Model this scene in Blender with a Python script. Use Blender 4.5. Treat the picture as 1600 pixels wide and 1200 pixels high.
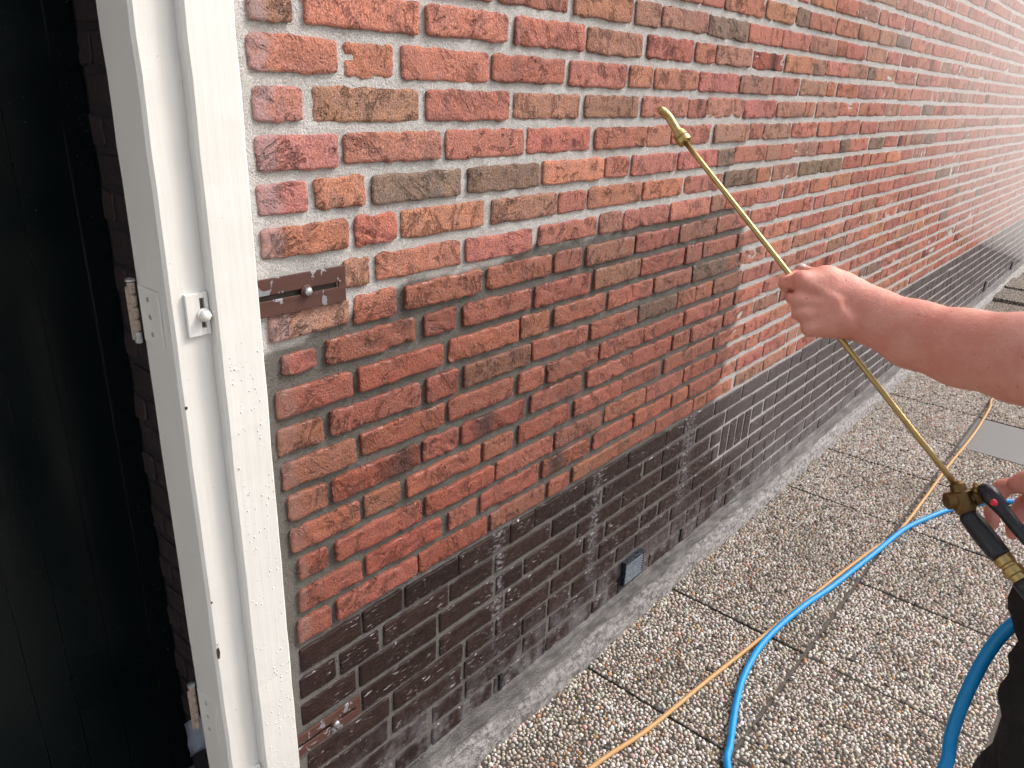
import bpy, bmesh, math, random
import numpy as np
from mathutils import Matrix, Vector

for o in list(bpy.data.objects):
    bpy.data.objects.remove(o, do_unlink=True)
SC = bpy.context.scene
COL = SC.collection

# ------------------------------------------------------------------ camera
CAM_POS = np.array([0.0, -0.951, 1.57])
CAM_R = np.array([0.65315998, -0.75608244, 0.04148962])
CAM_DN = np.array([-0.25702577, -0.27291032, -0.92706942])
CAM_F = np.array([0.71226385, 0.59486074, -0.37258678])
cam_d = bpy.data.cameras.new("camera")
cam_d.sensor_width = 36.0
cam_d.lens = 36.0 * 1172.0 / 1600.0
cam_d.clip_start = 0.02
cam_d.clip_end = 400.0
cam = bpy.data.objects.new("camera", cam_d)
COL.objects.link(cam)
m3 = Matrix((CAM_R, -CAM_DN, -CAM_F)).transposed()
cam.matrix_world = Matrix.Translation(Vector(CAM_POS)) @ m3.to_4x4()
SC.camera = cam

# ------------------------------------------------------------------ sky, sun, exposure
SUN_DIR = Vector((0.60, -0.36, 0.72)).normalized()
world = bpy.data.worlds.new("World")
SC.world = world
world.use_nodes = True
wn = world.node_tree
for n in list(wn.nodes):
    wn.nodes.remove(n)
w_out = wn.nodes.new("ShaderNodeOutputWorld")
w_bg = wn.nodes.new("ShaderNodeBackground")
w_sky = wn.nodes.new("ShaderNodeTexSky")
w_sky.sky_type = 'NISHITA'
w_sky.sun_disc = False
w_sky.sun_elevation = math.asin(SUN_DIR.z)
w_sky.sun_rotation = math.atan2(SUN_DIR.x, SUN_DIR.y)
w_sky.air_density = 1.0
w_sky.dust_density = 6.0
w_sky.ozone_density = 0.6
w_bg.inputs["Strength"].default_value = 0.15
w_hs = wn.nodes.new("ShaderNodeHueSaturation")          # thin high cloud: a paler sky
w_hs.inputs["Saturation"].default_value = 0.45
wn.links.new(w_sky.outputs[0], w_hs.inputs["Color"])
wn.links.new(w_hs.outputs[0], w_bg.inputs["Color"])
wn.links.new(w_bg.outputs[0], w_out.inputs["Surface"])

sun_d = bpy.data.lights.new("sun", 'SUN')
sun_d.energy = 1.6
sun_d.angle = math.radians(9.0)
sun_d.color = (1.0, 0.965, 0.93)
sun = bpy.data.objects.new("sun", sun_d)
COL.objects.link(sun)
sun.rotation_mode = 'QUATERNION'
sun.rotation_quaternion = (-SUN_DIR).to_track_quat('-Z', 'Y')
sun.location = (6, -4, 8)

SC.view_settings.view_transform = 'Standard'
SC.view_settings.look = 'None'
SC.view_settings.exposure = 0.85
SC.view_settings.gamma = 1.0
SC.view_settings.use_curve_mapping = False
SC.render.engine = 'CYCLES'
SC.cycles.use_denoising = True
try:
    SC.cycles.denoiser = 'OPENIMAGEDENOISE'
    SC.cycles.denoising_prefilter = 'ACCURATE'
except Exception:
    pass
SC.cycles.max_bounces = 6
SC.cycles.diffuse_bounces = 3
SC.cycles.glossy_bounces = 3
SC.cycles.volume_bounces = 1
SC.cycles.use_adaptive_sampling = True
SC.cycles.adaptive_threshold = 0.02
SC.cycles.sample_clamp_indirect = 6.0

rng = np.random.default_rng(7)
random.seed(7)

# ------------------------------------------------------------------ helpers
def _hash(ix, iy, seed):
    h = (ix.astype(np.int64) * 374761393 + iy.astype(np.int64) * 668265263 + int(seed) * 1442695041) & 0xFFFFFFFF
    h = ((h ^ (h >> 13)) * 1274126177) & 0xFFFFFFFF
    h = h ^ (h >> 16)
    return (h & 0xFFFF) / 65535.0 * 2.0 - 1.0

def vnoise(x, y, seed=0):
    x = np.asarray(x, float); y = np.asarray(y, float)
    ix = np.floor(x); iy = np.floor(y)
    fx = x - ix; fy = y - iy
    fx = fx * fx * (3 - 2 * fx); fy = fy * fy * (3 - 2 * fy)
    a = _hash(ix, iy, seed); b = _hash(ix + 1, iy, seed)
    c = _hash(ix, iy + 1, seed); d = _hash(ix + 1, iy + 1, seed)
    return (a * (1 - fx) + b * fx) * (1 - fy) + (c * (1 - fx) + d * fx) * fy

def fbm(x, y, seed=0, octv=3):
    s = 0; a = 1.0; t = 0
    for k in range(octv):
        s = s + a * vnoise(np.asarray(x) * 2 ** k, np.asarray(y) * 2 ** k, seed + 17 * k); t += a; a *= 0.5
    return s / t

def tag(o, label=None, cat=None, group=None, kind=None):
    if label: o["label"] = label
    if cat: o["category"] = cat
    if group: o["group"] = group
    if kind: o["kind"] = kind
    return o

def empty(name, loc, label=None, cat=None, group=None, kind=None):
    o = bpy.data.objects.new(name, None)
    o.empty_display_size = 0.1
    o.location = loc
    COL.objects.link(o)
    return tag(o, label, cat, group, kind)

def link(name, me, mat=None, parent=None):
    """geometry is given in world space; a parent only moves the local frame"""
    o = bpy.data.objects.new(name, me)
    COL.objects.link(o)
    if mat is not None and len(me.materials) == 0:
        me.materials.append(mat)
    if parent is not None:
        o.parent = parent
        p = parent; off = Vector((0, 0, 0))
        while p is not None:
            off += p.location
            p = p.parent
        o.location = -off
    return o

def mesh_np(name, V, F, smooth=True):
    """V (n,3); F a list/array of quads or a list of arrays of faces with equal length"""
    me = bpy.data.meshes.new(name)
    V = np.asarray(V, np.float32)
    groups = F if isinstance(F, list) else [F]
    groups = [np.asarray(g, np.int32) for g in groups if len(g)]
    me.vertices.add(len(V)); me.vertices.foreach_set("co", V.ravel())
    nl = sum(g.size for g in groups); nf = sum(len(g) for g in groups)
    me.loops.add(nl); me.loops.foreach_set("vertex_index", np.concatenate([g.ravel() for g in groups]))
    me.polygons.add(nf)
    ls = []; off = 0
    for g in groups:
        ls.append(off + np.arange(len(g), dtype=np.int32) * g.shape[1]); off += g.size
    me.polygons.foreach_set("loop_start", np.concatenate(ls))
    if smooth:
        me.polygons.foreach_set("use_smooth", np.ones(nf, bool))
    me.update(calc_edges=True)
    return me

def set_attr(me, name, vals, typ='FLOAT'):
    a = me.attributes.new(name, typ, 'POINT')
    if typ == 'FLOAT':
        a.data.foreach_set("value", np.asarray(vals, np.float32).ravel())
    elif typ == 'FLOAT_COLOR':
        a.data.foreach_set("color", np.asarray(vals, np.float32).ravel())
    else:
        a.data.foreach_set("vector", np.asarray(vals, np.float32).ravel())

def bm_mesh(name, bm, smooth=False):
    me = bpy.data.meshes.new(name)
    bmesh.ops.recalc_face_normals(bm, faces=bm.faces[:])
    bm.to_mesh(me); bm.free()
    if smooth:
        me.polygons.foreach_set("use_smooth", np.ones(len(me.polygons), bool))
    return me

def add_box(bm, lo, hi, bevel=0.0, seg=2):
    r = bmesh.ops.create_cube(bm, size=1.0)
    vs = r["verts"]
    for v in vs:
        v.co = Vector([lo[i] + (v.co[i] + 0.5) * (hi[i] - lo[i]) for i in range(3)])
    if bevel > 0:
        es = list({e for v in vs for e in v.link_edges})
        bmesh.ops.bevel(bm, geom=es, offset=bevel, segments=seg, affect='EDGES', profile=0.6)
    return bm

def box(name, lo, hi, mat, parent=None, bevel=0.0, smooth=False):
    bm = bmesh.new(); add_box(bm, lo, hi, bevel)
    return link(name, bm_mesh(name, bm, smooth), mat, parent)

def frame_of(d):
    d = Vector(d).normalized()
    a = Vector((0, 0, 1)) if abs(d.z) < 0.9 else Vector((1, 0, 0))
    u = d.cross(a).normalized(); v = u.cross(d).normalized()
    return d, u, v

def tube_np(pts, rad, seg=12, caps=True):
    """tube along pts (n,3) with radius per point"""
    P = np.asarray(pts, float); n = len(P)
    rad = np.broadcast_to(np.asarray(rad, float), (n,))
    T = np.gradient(P, axis=0); T /= np.linalg.norm(T, axis=1)[:, None]
    u = np.cross(T[0], [0, 0, 1.0])
    if np.linalg.norm(u) < 1e-3: u = np.cross(T[0], [1.0, 0, 0])
    u /= np.linalg.norm(u)
    V = []
    ang = np.linspace(0, 2 * np.pi, seg, endpoint=False)
    for i in range(n):
        u = u - T[i] * (u @ T[i]); u /= np.linalg.norm(u)
        w = np.cross(T[i], u)
        V.append(P[i] + rad[i] * (np.cos(ang)[:, None] * u + np.sin(ang)[:, None] * w))
    V = np.concatenate(V)
    i = np.arange(n - 1)[:, None] * seg; j = np.arange(seg)[None, :]; jn = (j + 1) % seg
    F = np.stack([i + j, i + jn, i + seg + jn, i + seg + j], -1).reshape(-1, 4)
    groups = [F]
    if caps:
        c0 = len(V); V = np.concatenate([V, P[:1], P[-1:]])
        jj = np.arange(seg); b = (n - 1) * seg
        groups.append(np.concatenate([np.stack([np.full(seg, c0), (jj + 1) % seg, jj], -1),
                                      np.stack([np.full(seg, c0 + 1), b + jj, b + (jj + 1) % seg], -1)]))
    return V, groups

def tube(name, pts, rad, mat, parent=None, seg=12, smooth=True):
    V, G = tube_np(pts, rad, seg)
    return link(name, mesh_np(name, V, G, smooth), mat, parent)

def spline(pts, step=0.02):
    """Catmull-Rom through pts"""
    P = np.asarray(pts, float)
    P = np.concatenate([[2 * P[0] - P[1]], P, [2 * P[-1] - P[-2]]])
    out = []
    for i in range(1, len(P) - 2):
        n = max(3, int(np.linalg.norm(P[i + 1] - P[i]) / step))
        t = np.linspace(0, 1, n, endpoint=False)[:, None]
        a, b, c, d = P[i - 1], P[i], P[i + 1], P[i + 2]
        out.append(0.5 * (2 * b + (c - a) * t + (2 * a - 5 * b + 4 * c - d) * t ** 2 + (3 * b - a - 3 * c + d) * t ** 3))
    out.append(P[-2][None])
    return np.concatenate(out)

def lathe(name, a, b, prof, mat, parent=None, seg=20, smooth=True):
    """prof: list of (t 0..1 along a-b, radius)"""
    a = np.asarray(a, float); b = np.asarray(b, float)
    pts = [a + (b - a) * t for t, r in prof]
    d, u, v = frame_of(b - a); u = np.array(u); v = np.array(v)
    ang = np.linspace(0, 2 * np.pi, seg, endpoint=False)
    V = np.concatenate([p + r * (np.cos(ang)[:, None] * u + np.sin(ang)[:, None] * v) for p, (t, r) in zip(pts, prof)])
    n = len(prof)
    i = np.arange(n - 1)[:, None] * seg; j = np.arange(seg)[None, :]; jn = (j + 1) % seg
    F = np.stack([i + j, i + jn, i + seg + jn, i + seg + j], -1).reshape(-1, 4)
    c0 = len(V); V = np.concatenate([V, pts[:1], pts[-1:]]); jj = np.arange(seg); bb = (n - 1) * seg
    T = np.concatenate([np.stack([np.full(seg, c0), (jj + 1) % seg, jj], -1), np.stack([np.full(seg, c0 + 1), bb + jj, bb + (jj + 1) % seg], -1)])
    me = mesh_np(name, V, [F, T], smooth)
    if smooth:
        try:
            me.set_sharp_from_angle(angle=math.radians(35))
        except Exception:
            pass
    return link(name, me, mat, parent)

def in_view(x, y, z):
    q = np.array([x, y, z]) - CAM_POS
    d = q @ CAM_F
    if d < 0.05: return None
    return 800 + 1172 * (q @ CAM_R) / d, 600 + 1172 * (q @ CAM_DN) / d, d

# ------------------------------------------------------------------ node helpers
class NT:
    def __init__(self, name):
        self.mat = bpy.data.materials.new(name)
        self.mat.use_nodes = True
        self.t = self.mat.node_tree
        for n in list(self.t.nodes): self.t.nodes.remove(n)
        self.out = self.t.nodes.new("ShaderNodeOutputMaterial")
        self.b = self.t.nodes.new("ShaderNodeBsdfPrincipled")
        self.t.links.new(self.b.outputs[0], self.out.inputs["Surface"])
    def n(self, typ, **kw):
        nd = self.t.nodes.new(typ)
        for k, v in kw.items(): setattr(nd, k, v)
        return nd
    def l(self, a, b):
        self.t.links.new(a, b)
    def val(self, sock, v):
        if hasattr(v, "node"): self.l(v, sock)
        else: sock.default_value = v
    def pos(self):
        return self.n("ShaderNodeNewGeometry").outputs["Position"]
    def uv(self):
        return self.n("ShaderNodeTexCoord").outputs["UV"]
    def attr(self, name, out="Fac"):
        a = self.n("ShaderNodeAttribute"); a.attribute_name = name
        return a.outputs[out]
    def mapping(self, vec, scale=(1, 1, 1), rot=(0, 0, 0)):
        m = self.n("ShaderNodeMapping"); self.l(vec, m.inputs["Vector"])
        m.inputs["Scale"].default_value = scale; m.inputs["Rotation"].default_value = rot
        return m.outputs[0]
    def noise(self, vec, scale, detail=2.0, rough=0.5, dist=0.0):
        nd = self.n("ShaderNodeTexNoise"); self.l(vec, nd.inputs["Vector"])
        nd.inputs["Scale"].default_value = scale; nd.inputs["Detail"].default_value = detail
        nd.inputs["Roughness"].default_value = rough; nd.inputs["Distortion"].default_value = dist
        return nd.outputs["Fac"]
    def voro(self, vec, scale, feature='F1', out="Distance", rand=1.0):
        nd = self.n("ShaderNodeTexVoronoi"); nd.feature = feature; self.l(vec, nd.inputs["Vector"])
        nd.inputs["Scale"].default_value = scale; nd.inputs["Randomness"].default_value = rand
        return nd.outputs[out]
    def ramp(self, fac, p0, p1, v0=0.0, v1=1.0, smooth=True):
        m = self.n("ShaderNodeMapRange"); m.interpolation_type = 'SMOOTHSTEP' if smooth else 'LINEAR'
        self.val(m.inputs["Value"], fac)
        m.inputs["From Min"].default_value = p0; m.inputs["From Max"].default_value = p1
        m.inputs["To Min"].default_value = v0; m.inputs["To Max"].default_value = v1
        return m.outputs[0]
    def math(self, op, a, b=0.0, c=0.0, clamp=False):
        m = self.n("ShaderNodeMath"); m.operation = op; m.use_clamp = clamp
        self.val(m.inputs[0], a); self.val(m.inputs[1], b); self.val(m.inputs[2], c)
        return m.outputs[0]
    def mix(self, fac, a, b, blend='MIX'):
        m = self.n("ShaderNodeMix"); m.data_type = 'RGBA'; m.blend_type = blend
        self.val(m.inputs[0], fac)
        for s, v in ((m.inputs[6], a), (m.inputs[7], b)):
            if hasattr(v, "node"): self.l(v, s)
            else: s.default_value = (*v, 1.0) if len(v) == 3 else v
        return m.outputs[2]
    def crgb(self, fac, stops, interp='LINEAR'):
        r = self.n("ShaderNodeValToRGB"); self.l(fac, r.inputs[0])
        r.color_ramp.interpolation = interp
        el = r.color_ramp.elements
        while len(el) < len(stops): el.new(0.5)
        for e, (p, c) in zip(el, stops):
            e.position = p; e.color = (*c, 1.0)
        return r.outputs[0]
    def sep(self, vec):
        s = self.n("ShaderNodeSeparateXYZ"); self.l(vec, s.inputs[0]); return s.outputs
    def bump(self, h, dist, strength=1.0, normal=None):
        b = self.n("ShaderNodeBump"); b.inputs["Distance"].default_value = dist
        self.val(b.inputs["Strength"], strength); self.val(b.inputs["Height"], h)
        if normal is not None: self.l(normal, b.inputs["Normal"])
        return b.outputs[0]
    def set(self, color=None, rough=None, normal=None, metal=None, spec=None, **kw):
        b = self.b
        if color is not None:
            if hasattr(color, "node"): self.l(color, b.inputs["Base Color"])
            else: b.inputs["Base Color"].default_value = (*color, 1.0)
        if rough is not None: self.val(b.inputs["Roughness"], rough)
        if normal is not None: self.l(normal, b.inputs["Normal"])
        if metal is not None: self.val(b.inputs["Metallic"], metal)
        if spec is not None: self.val(b.inputs["Specular IOR Level"], spec)
        for k, v in kw.items(): self.val(b.inputs[k.replace("_", " ")], v)
        return self.mat

# ------------------------------------------------------------------ materials
def mat_brick():
    t = NT("red_brick_clay")
    p = t.pos(); uv = t.uv()
    col = t.attr("Col", "Color"); wet = t.attr("wet")
    n1 = t.noise(p, 42.0, 4.0, 0.65); n2 = t.noise(p, 330.0, 3.0, 0.7); n3 = t.noise(p, 15.0, 2.0)
    c = t.mix(t.ramp(n1, 0.36, 0.66, 0.0, 0.9), col, t.mix(1.0, col, (1.18, 1.10, 0.95), 'MULTIPLY'))
    c = t.mix(t.ramp(n3, 0.54, 0.74, 0.0, 0.6), c, t.mix(1.0, col, (0.66, 0.78, 0.86), 'MULTIPLY'))
    # sand grains, pale flecks and dark pits
    c = t.mix(t.ramp(n2, 0.51, 0.66, 0.0, 1.0), c, t.mix(1.0, c, (1.42, 1.5, 1.55), 'MULTIPLY'))
    c = t.mix(t.ramp(n2, 0.47, 0.32, 0.0, 1.0), c, t.mix(1.0, c, (0.40, 0.34, 0.33), 'MULTIPLY'))
    # hand moulding creases, with their shade darkened into the colour
    mp = t.mapping(uv, (40.0, 15.0, 1.0))
    cr = t.noise(mp, 1.0, 5.0, 0.68, 0.45)
    rid = t.math('ABSOLUTE', t.math('SUBTRACT', cr, 0.5))
    crease = t.math('MULTIPLY', t.ramp(rid, 0.05, 0.004), t.ramp(t.noise(uv, 19.0, 2.0), 0.47, 0.58))
    c = t.mix(t.math('MULTIPLY', crease, 0.30), c, t.mix(1.0, c, (0.40, 0.36, 0.36), 'MULTIPLY'))
    # mortar smears
    sm = t.math('MULTIPLY', t.ramp(t.noise(p, 55.0, 4.0, 0.7), 0.62, 0.72), t.ramp(t.noise(p, 7.0, 1.0), 0.5, 0.62))
    c = t.mix(t.math('MULTIPLY', sm, 0.3), c, (0.42, 0.39, 0.37))
    # old paint and lime along the brick ends beside the post
    x = t.sep(p)[0]
    xs = t.math('ADD', x, t.math('MULTIPLY', t.math('SUBTRACT', t.noise(p, 30.0, 2.0), 0.5), 0.035))
    edge = t.math('MULTIPLY', t.ramp(xs, 0.612, 0.598), t.ramp(t.noise(p, 160.0, 3.0, 0.7), 0.32, 0.58, 0.25, 0.85))
    c = t.mix(edge, c, (0.40, 0.27, 0.27))
    wc = t.mix(1.0, c, (0.66, 0.465, 0.37), 'MULTIPLY')
    c = t.mix(wet, c, wc)
    # lime runs below the wet joints
    h = t.math('ADD', t.math('MULTIPLY', n2, 0.85), t.math('MULTIPLY', t.noise(p, 95.0, 4.0, 0.65), 0.9))
    h = t.math('SUBTRACT', h, t.math('MULTIPLY', crease, 1.3))
    nrm = t.bump(h, 0.0044, 1.0)
    fl = t.ramp(t.noise(p, 260.0, 1.0), 0.5, 0.68)
    r = t.math('SUBTRACT', 0.88, t.math('MULTIPLY', wet, t.math('ADD', 0.28, t.math('MULTIPLY', fl, 0.38))))
    t.val(t.b.inputs["Coat Weight"], t.math('MULTIPLY', wet, t.ramp(t.noise(p, 75.0, 2.0), 0.47, 0.66, 0.0, 0.75)))
    t.b.inputs["Coat Roughness"].default_value = 0.13
    cb = t.bump(t.math('ADD', t.math('MULTIPLY', n2, 0.5), t.noise(p, 95.0, 3.0, 0.6)), 0.0030, 0.6)
    t.l(cb, t.b.inputs["Coat Normal"])
    return t.set(c, r, nrm, spec=t.math('ADD', 0.25, t.math('MULTIPLY', wet, 0.3)))

def mat_plinth():
    t = NT("dark_plinth_brick_paint")
    p = t.pos(); col = t.attr("Col", "Color"); wet = t.attr("wet")
    s = t.sep(p)
    n1 = t.noise(p, 30.0, 4.0, 0.65)
    c = t.mix(t.ramp(n1, 0.35, 0.7), col, t.mix(1.0, col, (0.6, 0.52, 0.5), 'MULTIPLY'))
    drag = t.noise(t.mapping(p, (22.0, 22.0, 150.0)), 1.0, 4.0, 0.65, 0.5)
    dry = t.mix(t.ramp(drag, 0.4, 0.65, 0.2, 0.9), (0.068, 0.054, 0.054), (0.120, 0.100, 0.100))
    c = t.mix(wet, dry, c)
    # wet highlights painted as pale flecks, drawn out along the courses
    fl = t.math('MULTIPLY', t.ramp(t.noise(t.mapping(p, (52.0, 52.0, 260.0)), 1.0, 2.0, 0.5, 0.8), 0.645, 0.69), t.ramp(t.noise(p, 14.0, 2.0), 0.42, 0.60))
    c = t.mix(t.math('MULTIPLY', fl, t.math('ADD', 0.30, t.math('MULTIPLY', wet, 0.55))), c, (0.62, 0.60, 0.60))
    # lime bloom near the wall foot; wet shine painted as pale vertical runs
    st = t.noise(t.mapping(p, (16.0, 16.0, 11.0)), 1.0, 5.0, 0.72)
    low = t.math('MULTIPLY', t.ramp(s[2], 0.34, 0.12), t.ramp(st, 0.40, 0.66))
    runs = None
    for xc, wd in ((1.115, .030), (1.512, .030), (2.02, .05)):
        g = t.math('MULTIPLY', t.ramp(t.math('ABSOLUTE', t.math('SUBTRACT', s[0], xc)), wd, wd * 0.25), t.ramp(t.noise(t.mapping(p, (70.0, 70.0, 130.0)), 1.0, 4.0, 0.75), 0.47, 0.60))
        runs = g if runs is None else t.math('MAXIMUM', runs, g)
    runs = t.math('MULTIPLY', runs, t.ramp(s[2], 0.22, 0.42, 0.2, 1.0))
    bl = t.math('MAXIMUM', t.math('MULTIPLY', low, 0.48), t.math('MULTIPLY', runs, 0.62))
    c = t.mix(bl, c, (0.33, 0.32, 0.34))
    h = t.math('ADD', t.math('MULTIPLY', drag, 0.7), t.math('MULTIPLY', t.noise(p, 420.0, 2.0), 0.35))
    nrm = t.bump(h, 0.0035, 0.85)
    r = t.math('SUBTRACT', 0.72, t.math('MULTIPLY', wet, t.ramp(t.noise(p, 90.0, 2.0), 0.35, 0.65, 0.1, 0.42)))
    return t.set(c, r, nrm, spec=0.3)

def mat_mortar():
    t = NT("sandy_grey_mortar")
    p = t.pos(); wet = t.attr("wet"); s = t.sep(p)
    n1 = t.noise(p, 420.0, 3.0, 0.7); n2 = t.noise(p, 16.0, 3.0, 0.6)
    c = t.mix(t.ramp(n2, 0.35, 0.68), (0.55, 0.53, 0.51), (0.46, 0.435, 0.41))
    c = t.mix(t.ramp(n1, 0.46, 0.66, 0.0, 0.7), c, (0.72, 0.70, 0.68))
    c = t.mix(t.ramp(n1, 0.46, 0.30, 0.0, 0.75), c, (0.20, 0.18, 0.165))
    pale = t.ramp(s[2], 0.66, 0.60)
    c = t.mix(t.math('MULTIPLY', pale, 0.4), c, (0.42, 0.40, 0.40))
    c = t.mix(t.math('MULTIPLY', wet, 0.93), c, t.mix(pale, t.mix(1.0, c, (0.20, 0.192, 0.172), 'MULTIPLY'), t.mix(1.0, c, (0.27, 0.26, 0.245), 'MULTIPLY')))
    nrm = t.bump(t.math('ADD', n1, t.math('MULTIPLY', t.noise(p, 90.0, 3.0), 0.9)), 0.004, 0.9)
    return t.set(c, t.math('SUBTRACT', 0.92, t.math('MULTIPLY', wet, 0.28)), nrm, spec=0.3)

def mat_cement():
    t = NT("worn_cement_skirting")
    p = t.pos(); s = t.sep(p)
    n1 = t.noise(p, 9.0, 5.0, 0.7); n2 = t.noise(p, 260.0, 3.0, 0.7)
    st = t.noise(t.mapping(p, (7.0, 30.0, 60.0)), 1.0, 4.0, 0.7)
    c = t.mix(t.ramp(n1, 0.35, 0.66), (0.17, 0.155, 0.155), (0.34, 0.32, 0.31))
    led = t.ramp(t.math('ADD', s[2], t.math('MULTIPLY', t.math('SUBTRACT', st, 0.5), 0.09)), 0.078, 0.058)
    c = t.mix(t.math('MULTIPLY', led, t.ramp(t.noise(p, 60.0, 3.0, 0.7), 0.36, 0.6)), c, (0.60, 0.565, 0.55))
    c = t.mix(t.ramp(st, 0.56, 0.70, 0.0, 0.5), c, (0.54, 0.515, 0.50))
    c = t.mix(t.ramp(n2, 0.5, 0.30, 0.0, 0.6), c, (0.11, 0.10, 0.10))
    wetx = t.ramp(s[0], 1.9, 3.2, 0.78, 1.0)
    g = t.n("ShaderNodeCombineColor"); 
    for k in range(3): t.l(wetx, g.inputs[k])
    c = t.mix(1.0, c, g.outputs[0], 'MULTIPLY')
    nrm = t.bump(t.math('ADD', n2, t.math('MULTIPLY', st, 1.2)), 0.010, 1.0)
    return t.set(c, t.ramp(n1, 0.3, 0.7, 0.45, 0.85), nrm, spec=0.4)

def mat_slab(stones):
    t = NT("exposed_aggregate_stones" if stones else "exposed_aggregate_cement")
    p = t.pos()
    v = t.voro(p, 105.0, out="Distance"); vc = t.voro(p, 105.0, out="Color")
    hs = t.sep(vc)
    peb = t.crgb(hs[0], [(0.0, (0.16, 0.12, 0.10)), (0.2, (0.42, 0.34, 0.27)), (0.5, (0.58, 0.50, 0.43)), (0.8, (0.70, 0.64, 0.58)), (1.0, (0.45, 0.26, 0.14))])
    n = t.noise(p, 400.0, 3.0, 0.7); n2 = t.noise(p, 3.0, 3.0)
    cem = t.mix(n, (0.035, 0.030, 0.026), (0.11, 0.095, 0.08))
    far = 1.0 if stones else 0.0          # far slabs: the pebbles are too small to build
    m = t.math('MULTIPLY', t.ramp(v, 0.52, 0.40), far)
    c = t.mix(m, cem, peb)
    c = t.mix(t.ramp(n2, 0.55, 0.75, 0.0, 0.3), c, t.mix(1.0, c, (0.6, 0.6, 0.56), 'MULTIPLY'))
    h = t.math('ADD', t.math('MULTIPLY', t.ramp(v, 0.6, 0.05), t.math('MULTIPLY', far, 2.0)), t.math('MULTIPLY', n, 0.5))
    return t.set(c, 0.8, t.bump(h, 0.004, 0.9), spec=0.3)

def mat_pebble():
    t = NT("river_pebbles")
    p = t.pos(); col = t.attr("Col", "Color")
    n = t.noise(p, 420.0, 3.0, 0.6); n2 = t.noise(p, 2.6, 3.0)
    c = t.mix(t.ramp(n, 0.35, 0.7, 0.0, 0.6), col, t.mix(1.0, col, (0.70, 0.66, 0.62), 'MULTIPLY'))
    c = t.mix(t.ramp(n2, 0.48, 0.70, 0.0, 0.55), c, t.mix(1.0, c, (0.60, 0.57, 0.50), 'MULTIPLY'))
    c = t.mix(t.ramp(t.noise(p, 11.0, 4.0, 0.7), 0.56, 0.74, 0.0, 0.5), c, t.mix(1.0, c, (0.50, 0.44, 0.37), 'MULTIPLY'))
    rnd = t.n("ShaderNodeObjectInfo").outputs["Random"]
    c = t.mix(t.math('MULTIPLY', rnd, 0.5), c, t.mix(1.0, c, (0.74, 0.71, 0.66), 'MULTIPLY'))
    return t.set(c, 0.55, t.bump(n, 0.001, 0.5), spec=0.35)

def mat_simple(name, col, rough, noise_scale=60.0, var=0.25, bump=0.0008, metal=0.0, spec=0.5, **kw):
    t = NT(name); p = t.pos()
    n = t.noise(p, noise_scale, 4.0, 0.6)
    lo = tuple(c * (1 - var) for c in col); hi = tuple(min(1.0, c * (1 + var)) for c in col)
    c = t.mix(n, lo, hi)
    return t.set(c, t.ramp(n, 0.3, 0.7, max(0.02, rough - 0.08), min(1, rough + 0.08)), t.bump(t.noise(p, noise_scale * 6, 2.0), bump, 0.6), metal, spec, **kw)

def mat_white_paint():
    t = NT("white_gloss_paint"); p = t.pos()
    streak = t.noise(t.mapping(p, (90.0, 90.0, 3.0)), 1.0, 3.0, 0.6)
    n = t.noise(p, 4.0, 4.0, 0.6); sp = t.noise(p, 220.0, 2.0, 0.5)
    c = t.mix(t.ramp(n, 0.35, 0.75, 0.0, 0.6), (0.76, 0.748, 0.712), (0.71, 0.697, 0.655))
    c = t.mix(t.ramp(streak, 0.5, 0.8, 0.0, 0.25), c, (0.66, 0.645, 0.61))
    c = t.mix(t.ramp(sp, 0.775, 0.79), c, (0.30, 0.27, 0.24))
    h = t.math('ADD', streak, t.math('MULTIPLY', t.noise(p, 45.0, 3.0), 0.6))
    return t.set(c, 0.38, t.bump(h, 0.0012, 0.5), spec=0.45)

def mat_door():
    t = NT("dark_green_gloss_paint"); p = t.pos()
    grain = t.noise(t.mapping(p, (120.0, 120.0, 4.0)), 1.0, 3.0, 0.6)
    n = t.noise(p, 3.0, 3.0); dust = t.noise(p, 330.0, 1.0)
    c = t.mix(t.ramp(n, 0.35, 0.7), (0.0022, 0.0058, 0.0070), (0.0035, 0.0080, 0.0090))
    c = t.mix(t.ramp(dust, 0.775, 0.79), c, (0.16, 0.17, 0.17))
    return t.set(c, t.ramp(n, 0.3, 0.7, 0.18, 0.34), t.bump(grain, 0.0005, 0.3), spec=0.32)

def mat_bracket():
    t = NT("brown_paint_flaking_off_zinc"); p = t.pos()
    n = t.noise(p, 46.0, 3.0, 0.55, 0.6); g = t.noise(t.mapping(p, (14.0, 60.0, 120.0)), 1.0, 3.0)
    m = t.ramp(n, 0.60, 0.625)
    pr = t.mix(g, (0.060, 0.024, 0.019), (0.105, 0.044, 0.034))
    c = t.mix(m, pr, t.mix(t.noise(p, 300.0, 2.0), (0.28, 0.28, 0.31), (0.48, 0.48, 0.52)))
    h = t.math('SUBTRACT', t.math('MULTIPLY', g, 0.3), m)
    return t.set(c, t.math('SUBTRACT', 0.5, t.math('MULTIPLY', m, 0.08)), t.bump(h, 0.0012, 0.8), t.math('MULTIPLY', m, 0.6))

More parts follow.
